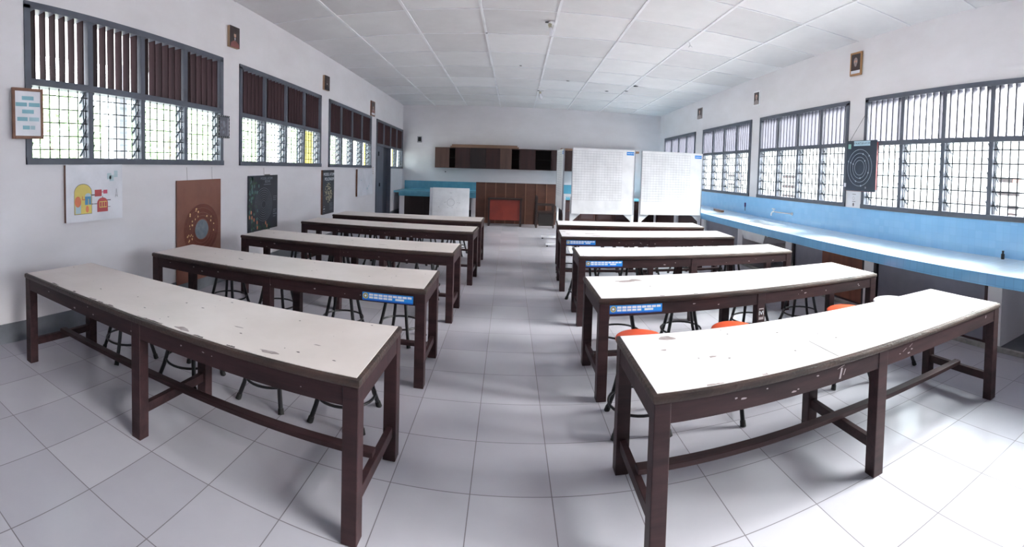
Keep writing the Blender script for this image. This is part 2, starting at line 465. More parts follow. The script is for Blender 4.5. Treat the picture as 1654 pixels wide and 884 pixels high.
window(SL, WIN_L[0][0], WIN_L[0][1], 'window_9', fin_m=m_fin)
window(SR, WIN_R[0][0], WIN_R[0][1], 'window_10', fin_m=m_finw)

# grey double door under the last left window
dr = empty('door_1', kind='structure')
zt = lambda y: SL.mid(y) - 0.03
mb = MB(); ymid = -2.21
bar(mb, SL, 0.03, 0.07, -2.985, ymid, lambda y: 0.01, zt, m_door); mb.build('door_leaf', dr)
mb = MB(); bar(mb, SL, 0.09, 0.13, ymid, -1.585, lambda y: 0.01, zt, m_doord); mb.build('door_leaf', dr)  # second leaf has a darker grey
mb = MB()
bar(mb, SL, -0.02, 0.13, -3.05, -2.985, lambda y: 0.0, lambda y: SL.mid(y), m_frame)
bar(mb, SL, -0.02, 0.13, -1.585, -1.52, lambda y: 0.0, lambda y: SL.mid(y), m_frame); mb.build('door_frame', dr)
MB().box((-0.03, -2.62, 1.02), (0.0, -2.58, 1.12), m_ink, .004).build('door_handle', dr)
MB().box((-0.03, -2.74, 1.9), (0.0, -2.71, 2.02), m_ink, .004).build('bolt', dr)

# ------------------------------------------------------------------ lab benches (tables)
def sticker(parent, x, y, z, wd=0.40, ht=0.062):
    mb = MB(Matrix(((1, 0, 0, x), (0, 0, -1, y), (0, 1, 0, z), (0, 0, 0, 1))))
    mb.box((0, 0, 0), (wd, ht, 0.0015), m_sblue)
    mb.box((0, 0, 0.0015), (wd, ht * .16, 0.0019), m_sdark)
    n = 14; c = (0.026, ht * .56)
    for r, m, zz in ((ht * .36, m_syel, .0022), (ht * .27, m_sgrey, .0026), (ht * .14, m_swhite, .003)):
        pts = [(c[0] + r * math.cos(2 * math.pi * k / n), c[1] + r * math.sin(2 * math.pi * k / n), zz) for k in range(n)]
        mb.add(pts, [list(range(n))], m)
    x0 = 0.055; bw = (wd - 0.06) / 9
    for k in range(9): mb.box((x0 + bw * k, ht * .6, .0015), (x0 + bw * k + bw * .84, ht * .86, .0022), m_swhite)
    for k in range(5): mb.box((x0 + bw * k, ht * .28, .0015), (x0 + bw * k + bw * .84, ht * .52, .0022), m_swhite)
    mb.box((x0 + bw * 5.5, ht * .28, .0015), (x0 + bw * 7.3, ht * .52, .0022), m_swhite)
    mb.build('sticker', parent, label='blue sticker with a round crest and rows of white boxes')

def blob(cx, cy, rx, ry, n, rg):
    ph = rg.uniform(0, 6)
    return [(cx + rx * (1 + .28 * math.sin(3 * a + ph) + rg.uniform(-.15, .15)) * math.cos(a), cy + ry * (1 + .22 * math.sin(2 * a + ph) + rg.uniform(-.15, .15)) * math.sin(a)) for a in [2 * math.pi * k / n for k in range(n)]]

def table(label, x, y, yaw, L, W, lam, chips=(), seed=0, stick=None, H=0.76, edge_chips=0, seam=None, group=None, speck=26):
    rg = random.Random(seed)
    t = thing('lab_table', label, 'table', (x, y, 0), yaw, group)
    ov, lg = 0.012, 0.075
    MB().box((0, 0, H - 0.042), (L, W, H - 0.003), m_tedge, 0.012, True).build('tabletop', t)
    mb = MB(); e = 0.022
    mb.box((e, e, H - 0.004), (L - e, W - e, H), lam)
    zz = H + 0.0006
    for (cx, cy, rx, ry) in chips:
        p = blob(cx, cy, rx, ry, 18, rg)
        mb.add([(a, b, zz) for a, b in p], [list(range(18))], m_chip)
    for k in range(edge_chips):
        cx = rg.uniform(0.25, L - .3); rx = rg.uniform(.01, .06); dep = rg.uniform(.006, .022)
        n = 8
        p = [(cx - rx, e)] + [(cx - rx + 2 * rx * (q + .5) / n, e + dep * rg.uniform(.5, 1.1)) for q in range(n)] + [(cx + rx, e)]
        mb.add([(a, b, zz) for a, b in p], [list(range(len(p)))[::-1]], rg.choice((m_chip, m_tedge)))
    for k in range(speck):
        cx, cy = rg.uniform(.06, L - .06), rg.uniform(.05, W - .05); r = rg.uniform(.0015, .006)
        p = blob(cx, cy, r * rg.uniform(.7, 2.4), r, 8, rg)
        mb.add([(a, b, zz) for a, b in p], [list(range(8))], m_speck)
    if seam: mb.add([(seam, e, zz), (seam + .006, e, zz), (seam + .006, W * .4, zz), (seam + .002, W * .4, zz)], [(0, 1, 2, 3)], m_speck)
    mb.build('laminate_sheet', t)
    zb, za = 0.628, H - 0.040
    mb = MB()
    mb.box((ov + .02, ov, zb), (L - ov - .02, ov + .025, za), m_tw).box((ov + .02, W - ov - .025, zb), (L - ov - .02, W - ov, za), m_tw)
    mb.box((ov, ov + .02, zb), (ov + .025, W - ov - .02, za), m_tw).box((L - ov - .025, ov + .02, zb), (L - ov, W - ov - .02, za), m_tw)
    for k in range(9):                                    # pale paint scuffs on the front rail
        cx, cz = rg.uniform(.2, L - .2), rg.uniform(zb + .02, za - .02); r = rg.uniform(.002, .006)
        p = blob(cx, cz, r * rg.uniform(1, 3), r, 8, rg)
        mb.add([(a, ov - .0006, b) for a, b in p], [list(range(8))[::-1]], m_scuff)
    ap = mb.build('apron', t)
    a0, a1 = ov - .004, ov - .004 + lg
    for cx in (a0, L / 2 - lg / 2, L - a1):
        for cy in (a0, W - a1):
            MB().box((cx, cy, 0), (cx + lg, cy + lg, za), m_tw, 0.004).build('leg', t)
    zs = 0.17
    for cx in (a0 + lg / 2, L / 2, L - a0 - lg / 2):
        MB().box((cx - .018, a0 + lg * .7, zs - .03), (cx + .018, W - a0 - lg * .7, zs + .03), m_tw, .003).build('cross_rail', t)
    MB().box((a0 + lg * .5, W / 2 - .03, zs + .0305), (L - a0 - lg * .5, W / 2 + .03, zs + .06), m_tw, .004).build('stretcher', t)
    if stick == 'R': sticker(t, L - 0.50, ov - .0005, zb + .008)
    if stick == 'L': sticker(t, 0.085, ov - .0005, zb + .018)
    return t, ap
GL, GR = 'long lab tables left of the aisle', 'long lab tables right of the aisle'
TL = [(.42, -13.465, -.016, 2.79, .715), (.49, -12.02, .003, 2.715, .655), (.55, -10.49, -.02, 2.67, .62), (.585, -8.84, -.043, 2.70, .60), (.64, -7.69, -.012, 2.665, .64)]
TR = [(4.43, -13.55, .006, 2.665, .72), (4.46, -12.12, .018, 2.705, .715), (4.53, -10.52, -.008, 2.645, .575), (4.475, -9.13, -.03, 2.57, .69), (4.54, -7.86, -.065, 2.52, .62)]
RANK = ['nearest', 'second', 'third', 'fourth', 'farthest']
tl_lab = ['large scuffed cream-topped table nearest the camera on the left of the aisle',
          'cream-topped table with a blue sticker, second from the front on the left',
          'cream-topped dark table third from the front on the left, no sticker',
          'cream-topped dark table fourth from the front, left of the aisle',
          'cream-topped table farthest back on the left, below the leaning white board']
tl_chip = [((1.74, .055, .05, .02), (2.29, .075, .05, .018), (1.97, .27, .03, .006), (2.46, .27, .02, .005)), ((.9, .3, .03, .01),), ((.72, .5, .05, .008), (.98, .36, .02, .008), (1.8, .22, .05, .01)), ((1.4, .3, .02, .01),), ((1.0, .36, .2, .03), (1.3, .3, .12, .02))]
tr_lab = ['white-topped brown table nearest the camera on the right, with orange stools behind',
          'white-topped table with a blue sticker, second from the front on the right',
          'white-topped table with a torn blue sticker, third from the front on the right',
          'white-topped table with a blue sticker, fourth from the front on the right',
          'white-topped table farthest back on the right, in front of the white boards']
tr_chip = [((.27, .62, .045, .03), (.41, .31, .02, .012), (.2, .46, .016, .008)), ((.33, .50, .09, .03), (.42, .53, .06, .03), (.80, .52, .02, .006), (1.1, .5, .02, .008)), ((1.3, .3, .03, .01),), ((.12, .25, .03, .02), (.45, .3, .1, .03), (.5, .12, .09, .02), (.08, .5, .04, .02)), ()]
aprons = []
for i, (x, y, a, L, W) in enumerate(TL):
    aprons.append(table(tl_lab[i], x, y, a, L, W, m_lam_l, tl_chip[i], 10 + i, 'R' if i == 1 else None, edge_chips=(16, 3, 2, 1, 0)[i], group=GL))
for i, (x, y, a, L, W) in enumerate(TR):
    aprons.append(table(tr_lab[i], x, y, a, L, W, m_lam_r, tr_chip[i], 30 + i, 'L' if i in (1, 2, 3) else None, edge_chips=(5, 6, 2, 2, 0)[i], seam=1.0 if i == 0 else None, group=GR))
# white paint strokes on the near right apron, paper tag on a leg of the second right table
t = aprons[5][0]
for (x0, z0, x1, z1, wd) in ((.985, .70, 1.03, .712, .008), (1.0, .645, 1.012, .70, .012), (1.028, .66, 1.04, .69, .006), (1.5, .675, 1.53, .69, .006), (1.56, .69, 1.585, .705, .006), (2.45, .68, 2.455, .70, .008)):
    mb = MB(); mb.hexa([(x0, .0110, z0), (x0 + wd, .0110, z0), (x1 + wd, .0110, z1), (x1, .0110, z1)], [(x0, .0125, z0), (x0 + wd, .0125, z0), (x1 + wd, .0125, z1), (x1, .0125, z1)], m_scuff)
    mb.build('paint_mark', t)
t = aprons[6][0]
L2 = TR[1][3]
mb = MB(Matrix(((1, 0, 0, L2 / 2 - .022), (0, 0, -1, .0075), (0, 1, 0, .50), (0, 0, 0, 1))))
mb.box((0, 0, 0), (.046, .095, .001), m_scuff).box((.004, .022, .001), (.042, .085, .0013), m_tw)
text_mesh(mb, 'IVI', .045, (.023, .054, .0014), m_swhite, .0003)
mb.build('paper_tag', t)

# ------------------------------------------------------------------ stools
def make_stool(label, seat_m, loc, rz, group):
    t = thing('stool', label, 'stool', loc, rz, group)
    H = 0.585
    mb = MB()
    mb.lathe([(.10, H - .034), (.150, H - .034), (.160, H - .028), (.165, H - .017), (.163, H - .006), (.155, H), (.02, H)], seat_m, 32)
    seat = mb.build('seat', t)
    MB().lathe([(.12, H - .052), (.128, H - .052), (.128, H - .035), (.12, H - .035)], m_black, 24).build('seat_ring', t)
    for k in range(4):
        a = R(45 + 90 * k); c, s = math.cos(a), math.sin(a)
        pr = [(.118, H - .036), (.128, H - .10), (.140, H - .17), (.158, H - .26), (.182, H - .36), (.212, H - .47), (.252, .012)]
        l = MB().tube([(r * c, r * s, z) for r, z in pr], .016, m_black, 8).build('leg', t)
        MB().tube([(.243 * c, .243 * s, .036), (.249 * c, .249 * s, .018), (.256 * c, .256 * s, 0)], [.019, .020, .021], m_rubber, 10).build('rubber_foot', l)
    n = 36
    MB().tube([(.197 * math.cos(2 * math.pi * k / n), .197 * math.sin(2 * math.pi * k / n), .155) for k in range(n)], .0095, m_black, 8, closed=True).build('foot_ring', t)
    return t
ORD = ['leftmost', 'second from the left', 'third from the left', 'fourth from the left']
def ly(T, x):  # back edge of a table at world x
    return T[1] + T[4] + math.sin(T[2]) * (x - T[0])
base_o = base_w = None
spots = []
for i, T in enumerate(TL):
    xs = [(.86, 1.54, 2.21, 2.77), (.80, 1.41, 2.20, 2.78), (.95, 1.55, 2.15, 2.72), (1.0, 1.6, 2.2, 2.8), (1.0, 1.6, 2.2, 2.75)][i]
    for k, x in enumerate(xs):
        dy = (.09, .14, .27, .28)[k] if i == 0 else .26 + .03 * ((k * 7 + i) % 3)
        if i == 4: dy += .05
        spots.append(('L', i, k, x, ly(T, x) + dy))
for i, T in enumerate(TR):
    xs = [(4.69, 5.39, 6.46, 7.02), (4.86, 5.48, 6.30, 6.95), (4.75, 5.35, 6.05, 6.75), (4.72, 5.35, 6.0, 6.6), (4.9, 5.5, 6.1, 6.6)][i]
    for k, x in enumerate(xs):
        dy = .41 if i == 0 else .26 + .03 * ((k * 5 + i) % 3)
        if i == 4: continue
        spots.append(('R', i, k, x, ly(T, x) + dy))
ROWN = ['nearest', 'second', 'third', 'fourth', 'fifth']
for (sd, i, k, x, y) in spots:
    side = 'left' if sd == 'L' else 'right'
    rz = rnd.uniform(-.25, .25) if not (sd == 'R' and i == 0 and k == 1) else R(38)
    if sd == 'L' and i == 0: rz = (-.39, .0, -.05, .0)[k]
    grp = 'stools behind the tables on the %s' % side
    if sd == 'R' and i == 0:
        lab = ['orange round-seated stool at the aisle end of the nearest right table', 'orange round-seated stool, second from the aisle behind the nearest right table',
               'orange round-seated stool, third from the aisle behind the nearest right table', 'white round-seated stool behind the far end of the nearest right table'][k]
    else:
        lab = 'black-legged stool, %s of four behind the %s table on the %s' % (ORD[k], ROWN[i], side)
    if sd == 'R' and i == 0 and k == 3:
        make_stool(lab, m_seatglare, (x, y, 0), rz, grp); continue
    if base_o is None: base_o = make_stool(lab, m_orange, (x, y, 0), rz, grp)
    else: copy_thing(base_o, (x, y, 0), rz, lab, grp)

# ------------------------------------------------------------------ tiled counter on the right
XC, ZC = 7.76, 0.83
cy0, cy1 = -16.5, -1.25
ct = thing('lab_counter', 'long blue-tiled counter with sink running under the right windows', 'counter', (XC, -8.5, 0))
off = Vector((-XC, 8.5, 0))
def C(mb): mb.m = Matrix.Translation(off); return mb
ya, yb, xa, xb = -8.55, -7.55, 8.02, 8.42            # basin opening
mb = C(MB())
for (p, q) in (((XC, cy0), (RW - .002, ya)), ((XC, yb), (RW - .002, cy1)), ((XC, ya), (xa, yb)), ((xb, ya), (RW - .002, yb))):
    mb.box((p[0], p[1], ZC - .06), (q[0], q[1], ZC), m_ttop_blown)
mb.build('countertop', ct)
C(MB()).box((XC - .012, cy0, ZC - .118), (XC - .0005, cy1, ZC + .002), m_tfas).build('fascia', ct)
mb = C(MB())
Ss = SR
mb.hexa([(RW - .014, cy0, ZC), (RW - .002, cy0, ZC), (RW - .002, cy1, ZC), (RW - .014, cy1, ZC)],
        [(RW - .014, cy0, SR.sill(cy0) - .005), (RW - .002, cy0, SR.sill(cy0) - .005), (RW - .002, cy1, SR.sill(cy1) - .005), (RW - .014, cy1, SR.sill(cy1) - .005)], m_tblue)
mb.build('splashback', ct)
mb = C(MB())
mb.box((xa, ya, ZC - .2), (xb, yb, ZC - .19), m_ttop_blown)
for (p, q) in (((xa, ya), (xa + .012, yb)), ((xb - .012, ya), (xb, yb)), ((xa, ya), (xb, ya + .012)), ((xa, yb - .012), (xb, yb))):
    mb.box((p[0], p[1], ZC - .19), (q[0], q[1], ZC - .001), m_ttop_blown)
mb.build('sink_basin', ct)
mb = C(MB())                                          # sloping concrete box under the sink
mb.hexa([(xa - .03, -8.45, .50), (RW - .1, -8.45, .50), (RW - .1, -7.75, .50), (xa - .03, -7.75, .50)],
        [(xa - .05, -8.6, ZC - .06), (RW - .05, -8.6, ZC - .06), (RW - .05, -7.6, ZC - .06), (xa - .05, -7.6, ZC - .06)], m_white)
mb.build('sink_casing', ct)
PY = [-14.85, -13.04, -11.17, -9.32, -7.68, -5.85, -4.0, -2.2]
for y in PY:
    C(MB()).box((8.0, y, 0), (RW - .002, y + .17, ZC - .062), m_wall).build('pier', ct)
C(MB()).box((7.97, cy0, 0), (8.0, cy1, .055), m_conc, .008).build('kerb', ct)
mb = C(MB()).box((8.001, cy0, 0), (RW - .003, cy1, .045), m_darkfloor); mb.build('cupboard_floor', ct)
# sliding cupboard fronts between the piers
def cup(y0, y1, panels, label, lk, rk):
    t = thing('cupboard_front', label, 'cupboard', (8.02, (y0 + y1) / 2, .045))
    o = Matrix.Translation((-8.02, -(y0 + y1) / 2, -.045))
    mb = MB(o); zt_ = ZC - .064
    mb.box((8.01, y0, .045), (8.07, y0 + .045, zt_), lk).box((8.01, y1 - .045, .045), (8.07, y1, zt_), rk)
    mb.box((8.03, y0 + .045, .045), (8.06, y1 - .045, .065), m_jamb).build('frame', t)
    for (a, b, m, x) in panels: MB(o).box((x, a, .066), (x + .014, b, zt_ - .004), m).build('sliding_panel', t)
    return t
cup(-12.868, -11.172, [(-12.82, -11.94, m_grey, 8.03), (-12.0, -11.22, m_grey, 8.048)], 'grey sliding cupboard under the counter beside the nearest right table', m_jamb, m_jambk)
cup(-10.998, -9.322, [(-10.95, -10.08, m_ply, 8.028), (-10.14, -9.37, m_grey, 8.046)], 'half brown, half grey sliding cupboard under the counter', m_jambk, m_jambk)
cup(-7.508, -5.852, [(-7.46, -6.6, m_grey, 8.03), (-6.66, -5.9, m_grey, 8.048)], 'grey sliding cupboard under the counter just beyond the sink', m_white, m_white)
cup(-5.678, -4.002, [(-5.63, -4.8, m_cab, 8.03), (-4.86, -4.05, m_cab, 8.048)], 'brown sliding cupboard under the counter behind the right white board', m_jamb, m_white)
cup(-3.828, -2.202, [(-3.78, -3.0, m_cab, 8.03), (-3.06, -2.25, m_cab, 8.048)], 'brown sliding cupboard at the far end of the counter', m_jamb, m_jamb)
# tap over the sink
t = thing('tap', 'chrome tap with a long spout on the blue splashback', 'tap', (RW - .014, -8.22, 1.0))
MB().lathe([(.03, 0), (.03, .012), (.012, .014)], m_steel, 16).build('wall_flange', t)
t.children[0].matrix_local = Matrix.Rotation(R(-90), 4, 'Y')
MB().tube([(0, 0, 0), (-.05, .04, .002), (-.12, .24, .004), (-.15, .42, .006)], .013, m_steel, 10).build('pipe', t)
MB().tube([(-.15, .40, .01), (-.16, .45, .006), (-.165, .48, -.03), (-.165, .485, -.075)], .015, m_white, 10).build('spout', t)
MB().tube([(-.155, .42, .015), (-.155, .42, .05)], .01, m_white, 8).box((-.17, .37, .05), (-.14, .47, .068), m_white, .006).build('handle', t)
# little things on the counter
def tilt_block():
    o = MB().box((-.035, -.24, 0), (.035, .24, .04), m_batb, .004).build('wooden_block', None, label='small brown wooden block lying on the far counter by the wall', category='block')
    o.location = (8.38, -5.78, ZC + .0005); o.rotation_euler = (0, 0, R(-4))
tilt_block()
o = MB().lathe([(.018, 0), (.022, .004), (.022, .06), (.012, .07), (.012, .085), (.014, .085), (.014, .1), (.01, .1)], m_ink, 16).build('bottle', None, label='small black bottle standing on the counter near the splashback', category='bottle')
o.location = (8.66, -12.66, ZC)
m_purple = mat('purple_plastic', (70, 40, 110), 0.4)
t = thing('screwdriver', 'purple-handled screwdriver stuck upright on the blue splashback', 'screwdriver', (RW - .03, -6.39, .9))
MB().tube([(0, 0, 0), (0, 0, .09)], .007, m_ink, 8).build('shaft', t)
MB().tube([(0, 0, .085), (0, 0, .1), (0, 0, .17), (0, 0, .18)], [.012, .018, .018, .01], m_purple, 10).build('handle', t)

# ------------------------------------------------------------------ back of the room
bc = thing('back_counter', 'teal-tiled counter across the back left corner', 'counter', (1.4, -.6, 0))
B = lambda: MB(Matrix.Translation((-1.4, .6, 0)))
B().box((.02, -1.15, .775), (2.72, -.014, .83), m_tbtop).build('countertop', bc)
B().box((.19, -1.162, .675), (2.72, -1.151, .832), m_tback).build('fascia', bc)
B().box((.1, -.014, .83), (5.72, -.002, 1.125), m_tback).build('splashback', bc)
B().box((.1, -.03, .83), (2.72, -.0145, .86), m_tbtop).build('coving', bc)
B().box((.2, -1.1, 0), (.36, -.014, .774), m_wall).build('pier', bc)
B().box((2.5, -1.1, 0), (2.66, -.014, .774), m_wall).build('pier', bc)
t = thing('cupboard_front', 'dark wooden cupboard under the teal back counter', 'cupboard', (.8, -1.1, 0))
o = Matrix.Translation((-.8, 1.1, 0))
MB(o).box((.365, -1.09, .0), (1.62, -.5, .772), m_cabd).build('body', t)
MB(o).box((.40, -1.105, .06), (.98, -1.0905, .76), m_cabd, .003).build('door', t)
MB(o).box((1.0, -1.105, .06), (1.6, -1.0905, .76), m_cabd, .003).build('door', t)

def leaning(name, label, cat, x0, x1, zt_, y, th, m, lean=0.1, draw=None):
    t = thing(name, label, cat, ((x0 + x1) / 2, y, 0.001))
    mb = MB().box((-(x1 - x0) / 2, 0, 0), ((x1 - x0) / 2, th, zt_), m, .003)
    if draw: draw(mb)
    mb.build('board', t)
    for c in t.children: c.rotation_euler = (-lean, 0, 0)
    return t
def faint(mb):
    n = 28
    mb.tube([(.0 + .10 * math.cos(2 * math.pi * k / n), -.001, .66 + .10 * math.sin(2 * math.pi * k / n)) for k in range(n)], .0035, m_line, 5, closed=True)
    for (x, z, r) in ((-.17, .66, .014), (-.14, .67, .01), (.19, .66, .012), (.24, .655, .02), (-.33, .53, .016), (0, .92, .03), (-.08, .52, .01), (.04, .52, .012), (.16, .52, .012), (0, .80, .01)):
        mb.box((x - r, -.002, z - .004), (x + r, .0005, z + .004), m_line)
leaning('white_board', 'white drawing board with a faint circle diagram, leaning in the back left corner', 'board', 1.60, 2.61, 1.06, -2.95, .02, m_board, .09, faint)
leaning('white_board', 'plain white board standing half hidden behind the drawing board', 'board', 1.475, 2.35, 1.04, -2.72, .02, m_white, .09)
t = thing('partition_panel', 'wide brown plywood panel with pale upright strips, standing against the back', 'panel', (3.88, -1.86, 0))
MB().box((-1.18, 0, .002), (1.175, .02, 1.2), m_panel).build('sheet', t)
for x in (2.985, 3.28, 3.57, 3.86, 4.155, 4.475, 4.765):
    MB().box((x - 3.88 - .014, -.016, .01), (x - 3.88 + .014, -.0003, 1.19), m_batb).build('strip', t)
MB().box((-1.18, -.012, 1.185), (1.175, .02, 1.2), m_jamb).build('top_rail', t)

t = thing('side_table', 'low dark table with a red-orange modesty panel at the back wall', 'table', (3.58, -2.35, 0))
MB().box((-.5, -.12, .745), (.48, .3, .775), m_chairw, .004).build('tabletop', t)
for x in (-.48, .41):
    for y in (-.1, .24): MB().box((x, y, 0), (x + .05, y + .05, .745), m_chairw).build('leg', t)
MB().box((-.43, -.075, .17), (.41, -.055, .745), m_red).build('front_panel', t, label='red-orange panel')

t = thing('armchair', 'old dark wooden armchair seen side-on at the back', 'chair', (4.72, -2.35, 0))
for y in (-.24, .2):
    MB().box((-.29, y, 0), (-.235, y + .045, .88), m_chairw, .004).build('back_post', t)
    MB().box((.19, y, 0), (.235, y + .045, .62), m_chairw, .004).build('leg', t)
    MB().box((-.24, y - .02, .62), (.26, y + .065, .65), m_chairw, .006).build('armrest', t)
    MB().box((-.24, y + .01, .22), (.19, y + .03, .26), m_chairw).build('stretcher', t)
MB().box((-.24, -.24, .40), (.235, .245, .44), m_chairw, .006).build('seat', t)
mb = MB(); mb.box((-.275, -.2, .72), (-.25, .2, .86), m_chairw, .004).box((-.275, -.2, .5), (-.25, .2, .6), m_chairw, .004); mb.build('backrest', t)
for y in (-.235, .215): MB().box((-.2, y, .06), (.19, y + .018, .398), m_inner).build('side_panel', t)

# wall cabinets
def wall_cab(label, x0, x1, doors, z0=1.585, z1=2.255, yf=-.40):
    t = thing('wall_cabinet', label, 'cabinet', ((x0 + x1) / 2, -.2, z0), 0, 'wall cabinets on the back wall')
    xc = (x0 + x1) / 2; o = Matrix.Translation((-xc, .2, -z0)); th = .018
    mb = MB(o)
    mb.box((x0, yf, z0), (x1, -.003, z0 + th), m_cab).box((x0, yf, z1 - th), (x1, -.003, z1), m_cab)
    mb.box((x0, yf, z0), (x0 + th, -.003, z1), m_cab).box((x1 - th, yf, z0), (x1, -.003, z1), m_cab)
    mb.box((x0, -.02, z0), (x1, -.003, z1), m_inner).box((x0 + th, yf + .05, (z0 + z1) / 2), (x1 - th, -.02, (z0 + z1) / 2 + .015), m_inner)
    mb.build('body', t)
    for (a, b, m, ang, hinge) in doors:
        d = MB().box((0, -.018, .004), ((b - a) if hinge == 'l' else -(b - a), 0, z1 - z0 - .004), m, .002).build('door', t)
        d.location = ((a if hinge == 'l' else b) - xc, yf + .199, 0); d.rotation_euler = (0, 0, ang)
    return t
wall_cab('leftmost wall cabinet, one door ajar showing its paler face', 1.2, 2.868, [(1.21, 1.70, m_cablit, R(-10), 'l'), (1.87, 2.36, m_cab, 0, 'l'), (2.365, 2.86, m_cabd, 0, 'r')])
wall_cab('second wall cabinet from the left, its right door swung open', 2.872, 3.968, [(2.88, 3.33, m_cab, 0, 'l'), (3.34, 3.72, m_cablit, R(-14), 'l')])
wall_cab('reddish wall cabinet, third from the left on the back wall', 3.972, 5.018, [(3.98, 4.48, m_cab, 0, 'l')])
wall_cab('wall cabinet at the right end, half behind the white boards', 5.022, 6.5, [(5.03, 5.5, m_cab, 0, 'l'), (5.51, 6.0, m_cab, 0, 'l'), (6.01, 6.49, m_cabd, 0, 'r')])
for (x0, x1, z, h, y0, lab) in ((1.70, 3.93, 2.2565, .05, -.42, 'raw brown plank lying on top of the wall cabinets, lower of two'), (1.75, 3.88, 2.3075, .05, -.40, 'raw brown plank lying on top of the wall cabinets, upper of two'), (5.3, 7.92, 2.2565, .07, -.40, 'long grey-brown plank on the cabinets jutting out behind the white boards')):
    o = MB().box((-(x1 - x0) / 2, -.16, 0), ((x1 - x0) / 2, .16, h), m_plank, .004).build('plank', None, label=lab, category='plank', group='planks on the wall cabinets')
    o.location = ((x0 + x1) / 2, y0 + .18, z)
# low cabinets behind the white boards
def low_cab(label, x0, x1):
    t = thing('low_cabinet', label, 'cabinet', ((x0 + x1) / 2, -.6, 0), 0, 'low cabinets along the back wall')
    xc = (x0 + x1) / 2; o = Matrix.Translation((-xc, .6, 0))
    MB(o).box((x0, -1.1, .0), (x1, -.016, .70), m_cab).build('body', t)
    MB(o).box((x0, -1.14, .7005), (x1, -.016, .74), m_tback).build('worktop', t)
    n = 2; wd = (x1 - x0) / n
    for k in range(n):
        d = MB(o).box((x0 + wd * k + .02, -1.118, .04), (x0 + wd * (k + 1) - .02, -1.1005, .68), m_cab, .004).build('door', t)
        for (zz) in (.12, .42): MB(o).box((x0 + wd * k + .08, -1.126, zz), (x0 + wd * (k + 1) - .08, -1.1185, zz + .2), m_jamb, .003).build('inset_panel', d)
        MB(o).box((x0 + wd * (k + .5) - .05, -1.135, .36), (x0 + wd * (k + .5) + .05, -1.119, .375), m_batb).build('handle', d)
low_cab('reddish low cabinet behind the edge-on white board', 5.30, 6.38)
low_cab('reddish low cabinet behind the middle white board', 6.385, 7.5)
low_cab('reddish low cabinet behind the right white board by the counter end', 7.505, 8.7)

# wall switch and nail
t = thing('wall_switch', 'small dark switch box on the back wall, left of the cabinets', 'switch', (.59, -.001, 2.52))
MB().box((-.08, -.03, -.105), (.08, 0, .105), m_alu, .006).build('plate', t)
MB().box((-.05, -.036, -.06), (.06, -.0305, .08), m_ink, .004).build('rocker', t)
o = MB().tube([(0, 0, 0), (0, -.03, 0)], .018, m_ink, 8).build('hook', None, label='small dark wall hook below the leftmost wall cabinet', category='hook')
o.location = (1.5, -.001, 1.45)

# ------------------------------------------------------------------ mobile gridded boards
def grid_board(label, p0, p1, z0=.80, z1=2.09, mark=True):
    p0, p1 = Vector(p0), Vector(p1); d = p1 - p0; L = d.length; a = math.atan2(d.y, d.x)
    t = thing('mobile_whiteboard', label, 'whiteboard', (p0.x, p0.y, 0), a, 'white gridded boards on stands')
    MB().box((.012, -.02, z0), (L - .012, 0, z1), m_board).build('panel', t)
    mb = MB()
    gx0, gx1, gz0, gz1 = .02, L * .79, z0 + .27, z1 - .05
    for k in range(20):
        z = gz0 + (gz1 - gz0) * k / 19; mb.box((gx0, -.0212, z - .0014), (gx1, -.0201, z + .0014), m_line)
    for k in range(18):
        x = gx0 + (gx1 - gx0) * k / 17; mb.box((x - .0008, -.0210, gz0), (x + .0008, -.0201, gz1), m_line)
    mb.build('grid_lines', t)
    mb = MB(); mb.box((L - .18, -.0225, z1 - .10), (L - .03, -.0201, z1 - .035), m_sblue)
    for k in range(4): mb.box((L - .165 + .034 * k, -.0232, z1 - .075), (L - .140 + .034 * k, -.0226, z1 - .06), m_swhite)
    mb.build('sticker', t)
    mb = MB()
    mb.box((0, -.026, z0 - .008), (.012, .006, z1 + .006), m_alu).box((L - .012, -.026, z0 - .008), (L, .006, z1 + .006), m_alu)
    mb.box((.012, -.026, z1), (L - .012, .006, z1 + .008), m_bframe).box((.012, -.026, z0 - .008), (L - .012, .006, z0), m_bframe).build('rim', t)
    for x in (-.012, L - .048):
        MB().box((x, .0062, .06), (x + .06, .05, 1.13), m_bframe, .003).build('post', t)
        MB().box((x, -.34, .035), (x + .06, .40, .075), m_bframe, .003).build('foot_bar', t)
        for yy in (-.31, .37):
            mb = MB(); mb.lathe([(.012, -.012), (.02, -.012), (.02, .012), (.012, .012)], m_rubber, 12)
            c = mb.build('castor', t); c.location = (x + .03, yy, .02); c.rotation_euler = (0, R(90), 0)
    for (xa_, xb_) in ((.046, .20), (L - .046, L - .20)):
        mb = MB(); mb.prism([(xa_, z0 - .009), (xb_, z0 - .009), (xa_, z0 - .15)] if xa_ < xb_ else [(xb_, z0 - .009), (xa_, z0 - .009), (xa_, z0 - .15)], .01, .035, m_bframe, lambda p, dd: (p[0], dd, p[1]))
        mb.build('gusset', t)
    MB().box((.046, .01, .16), (L - .046, .04, .21), m_bframe).build('lower_rail', t)
grid_board('white gridded board seen almost edge-on, turned toward the aisle', (4.83, -4.48), (4.87, -5.58))
grid_board('middle white gridded board facing the camera, behind the farthest right table', (4.95, -6.28), (6.22, -6.32))
grid_board('rightmost white gridded board facing the camera, beside the counter', (6.37, -6.26), (7.69, -6.33))

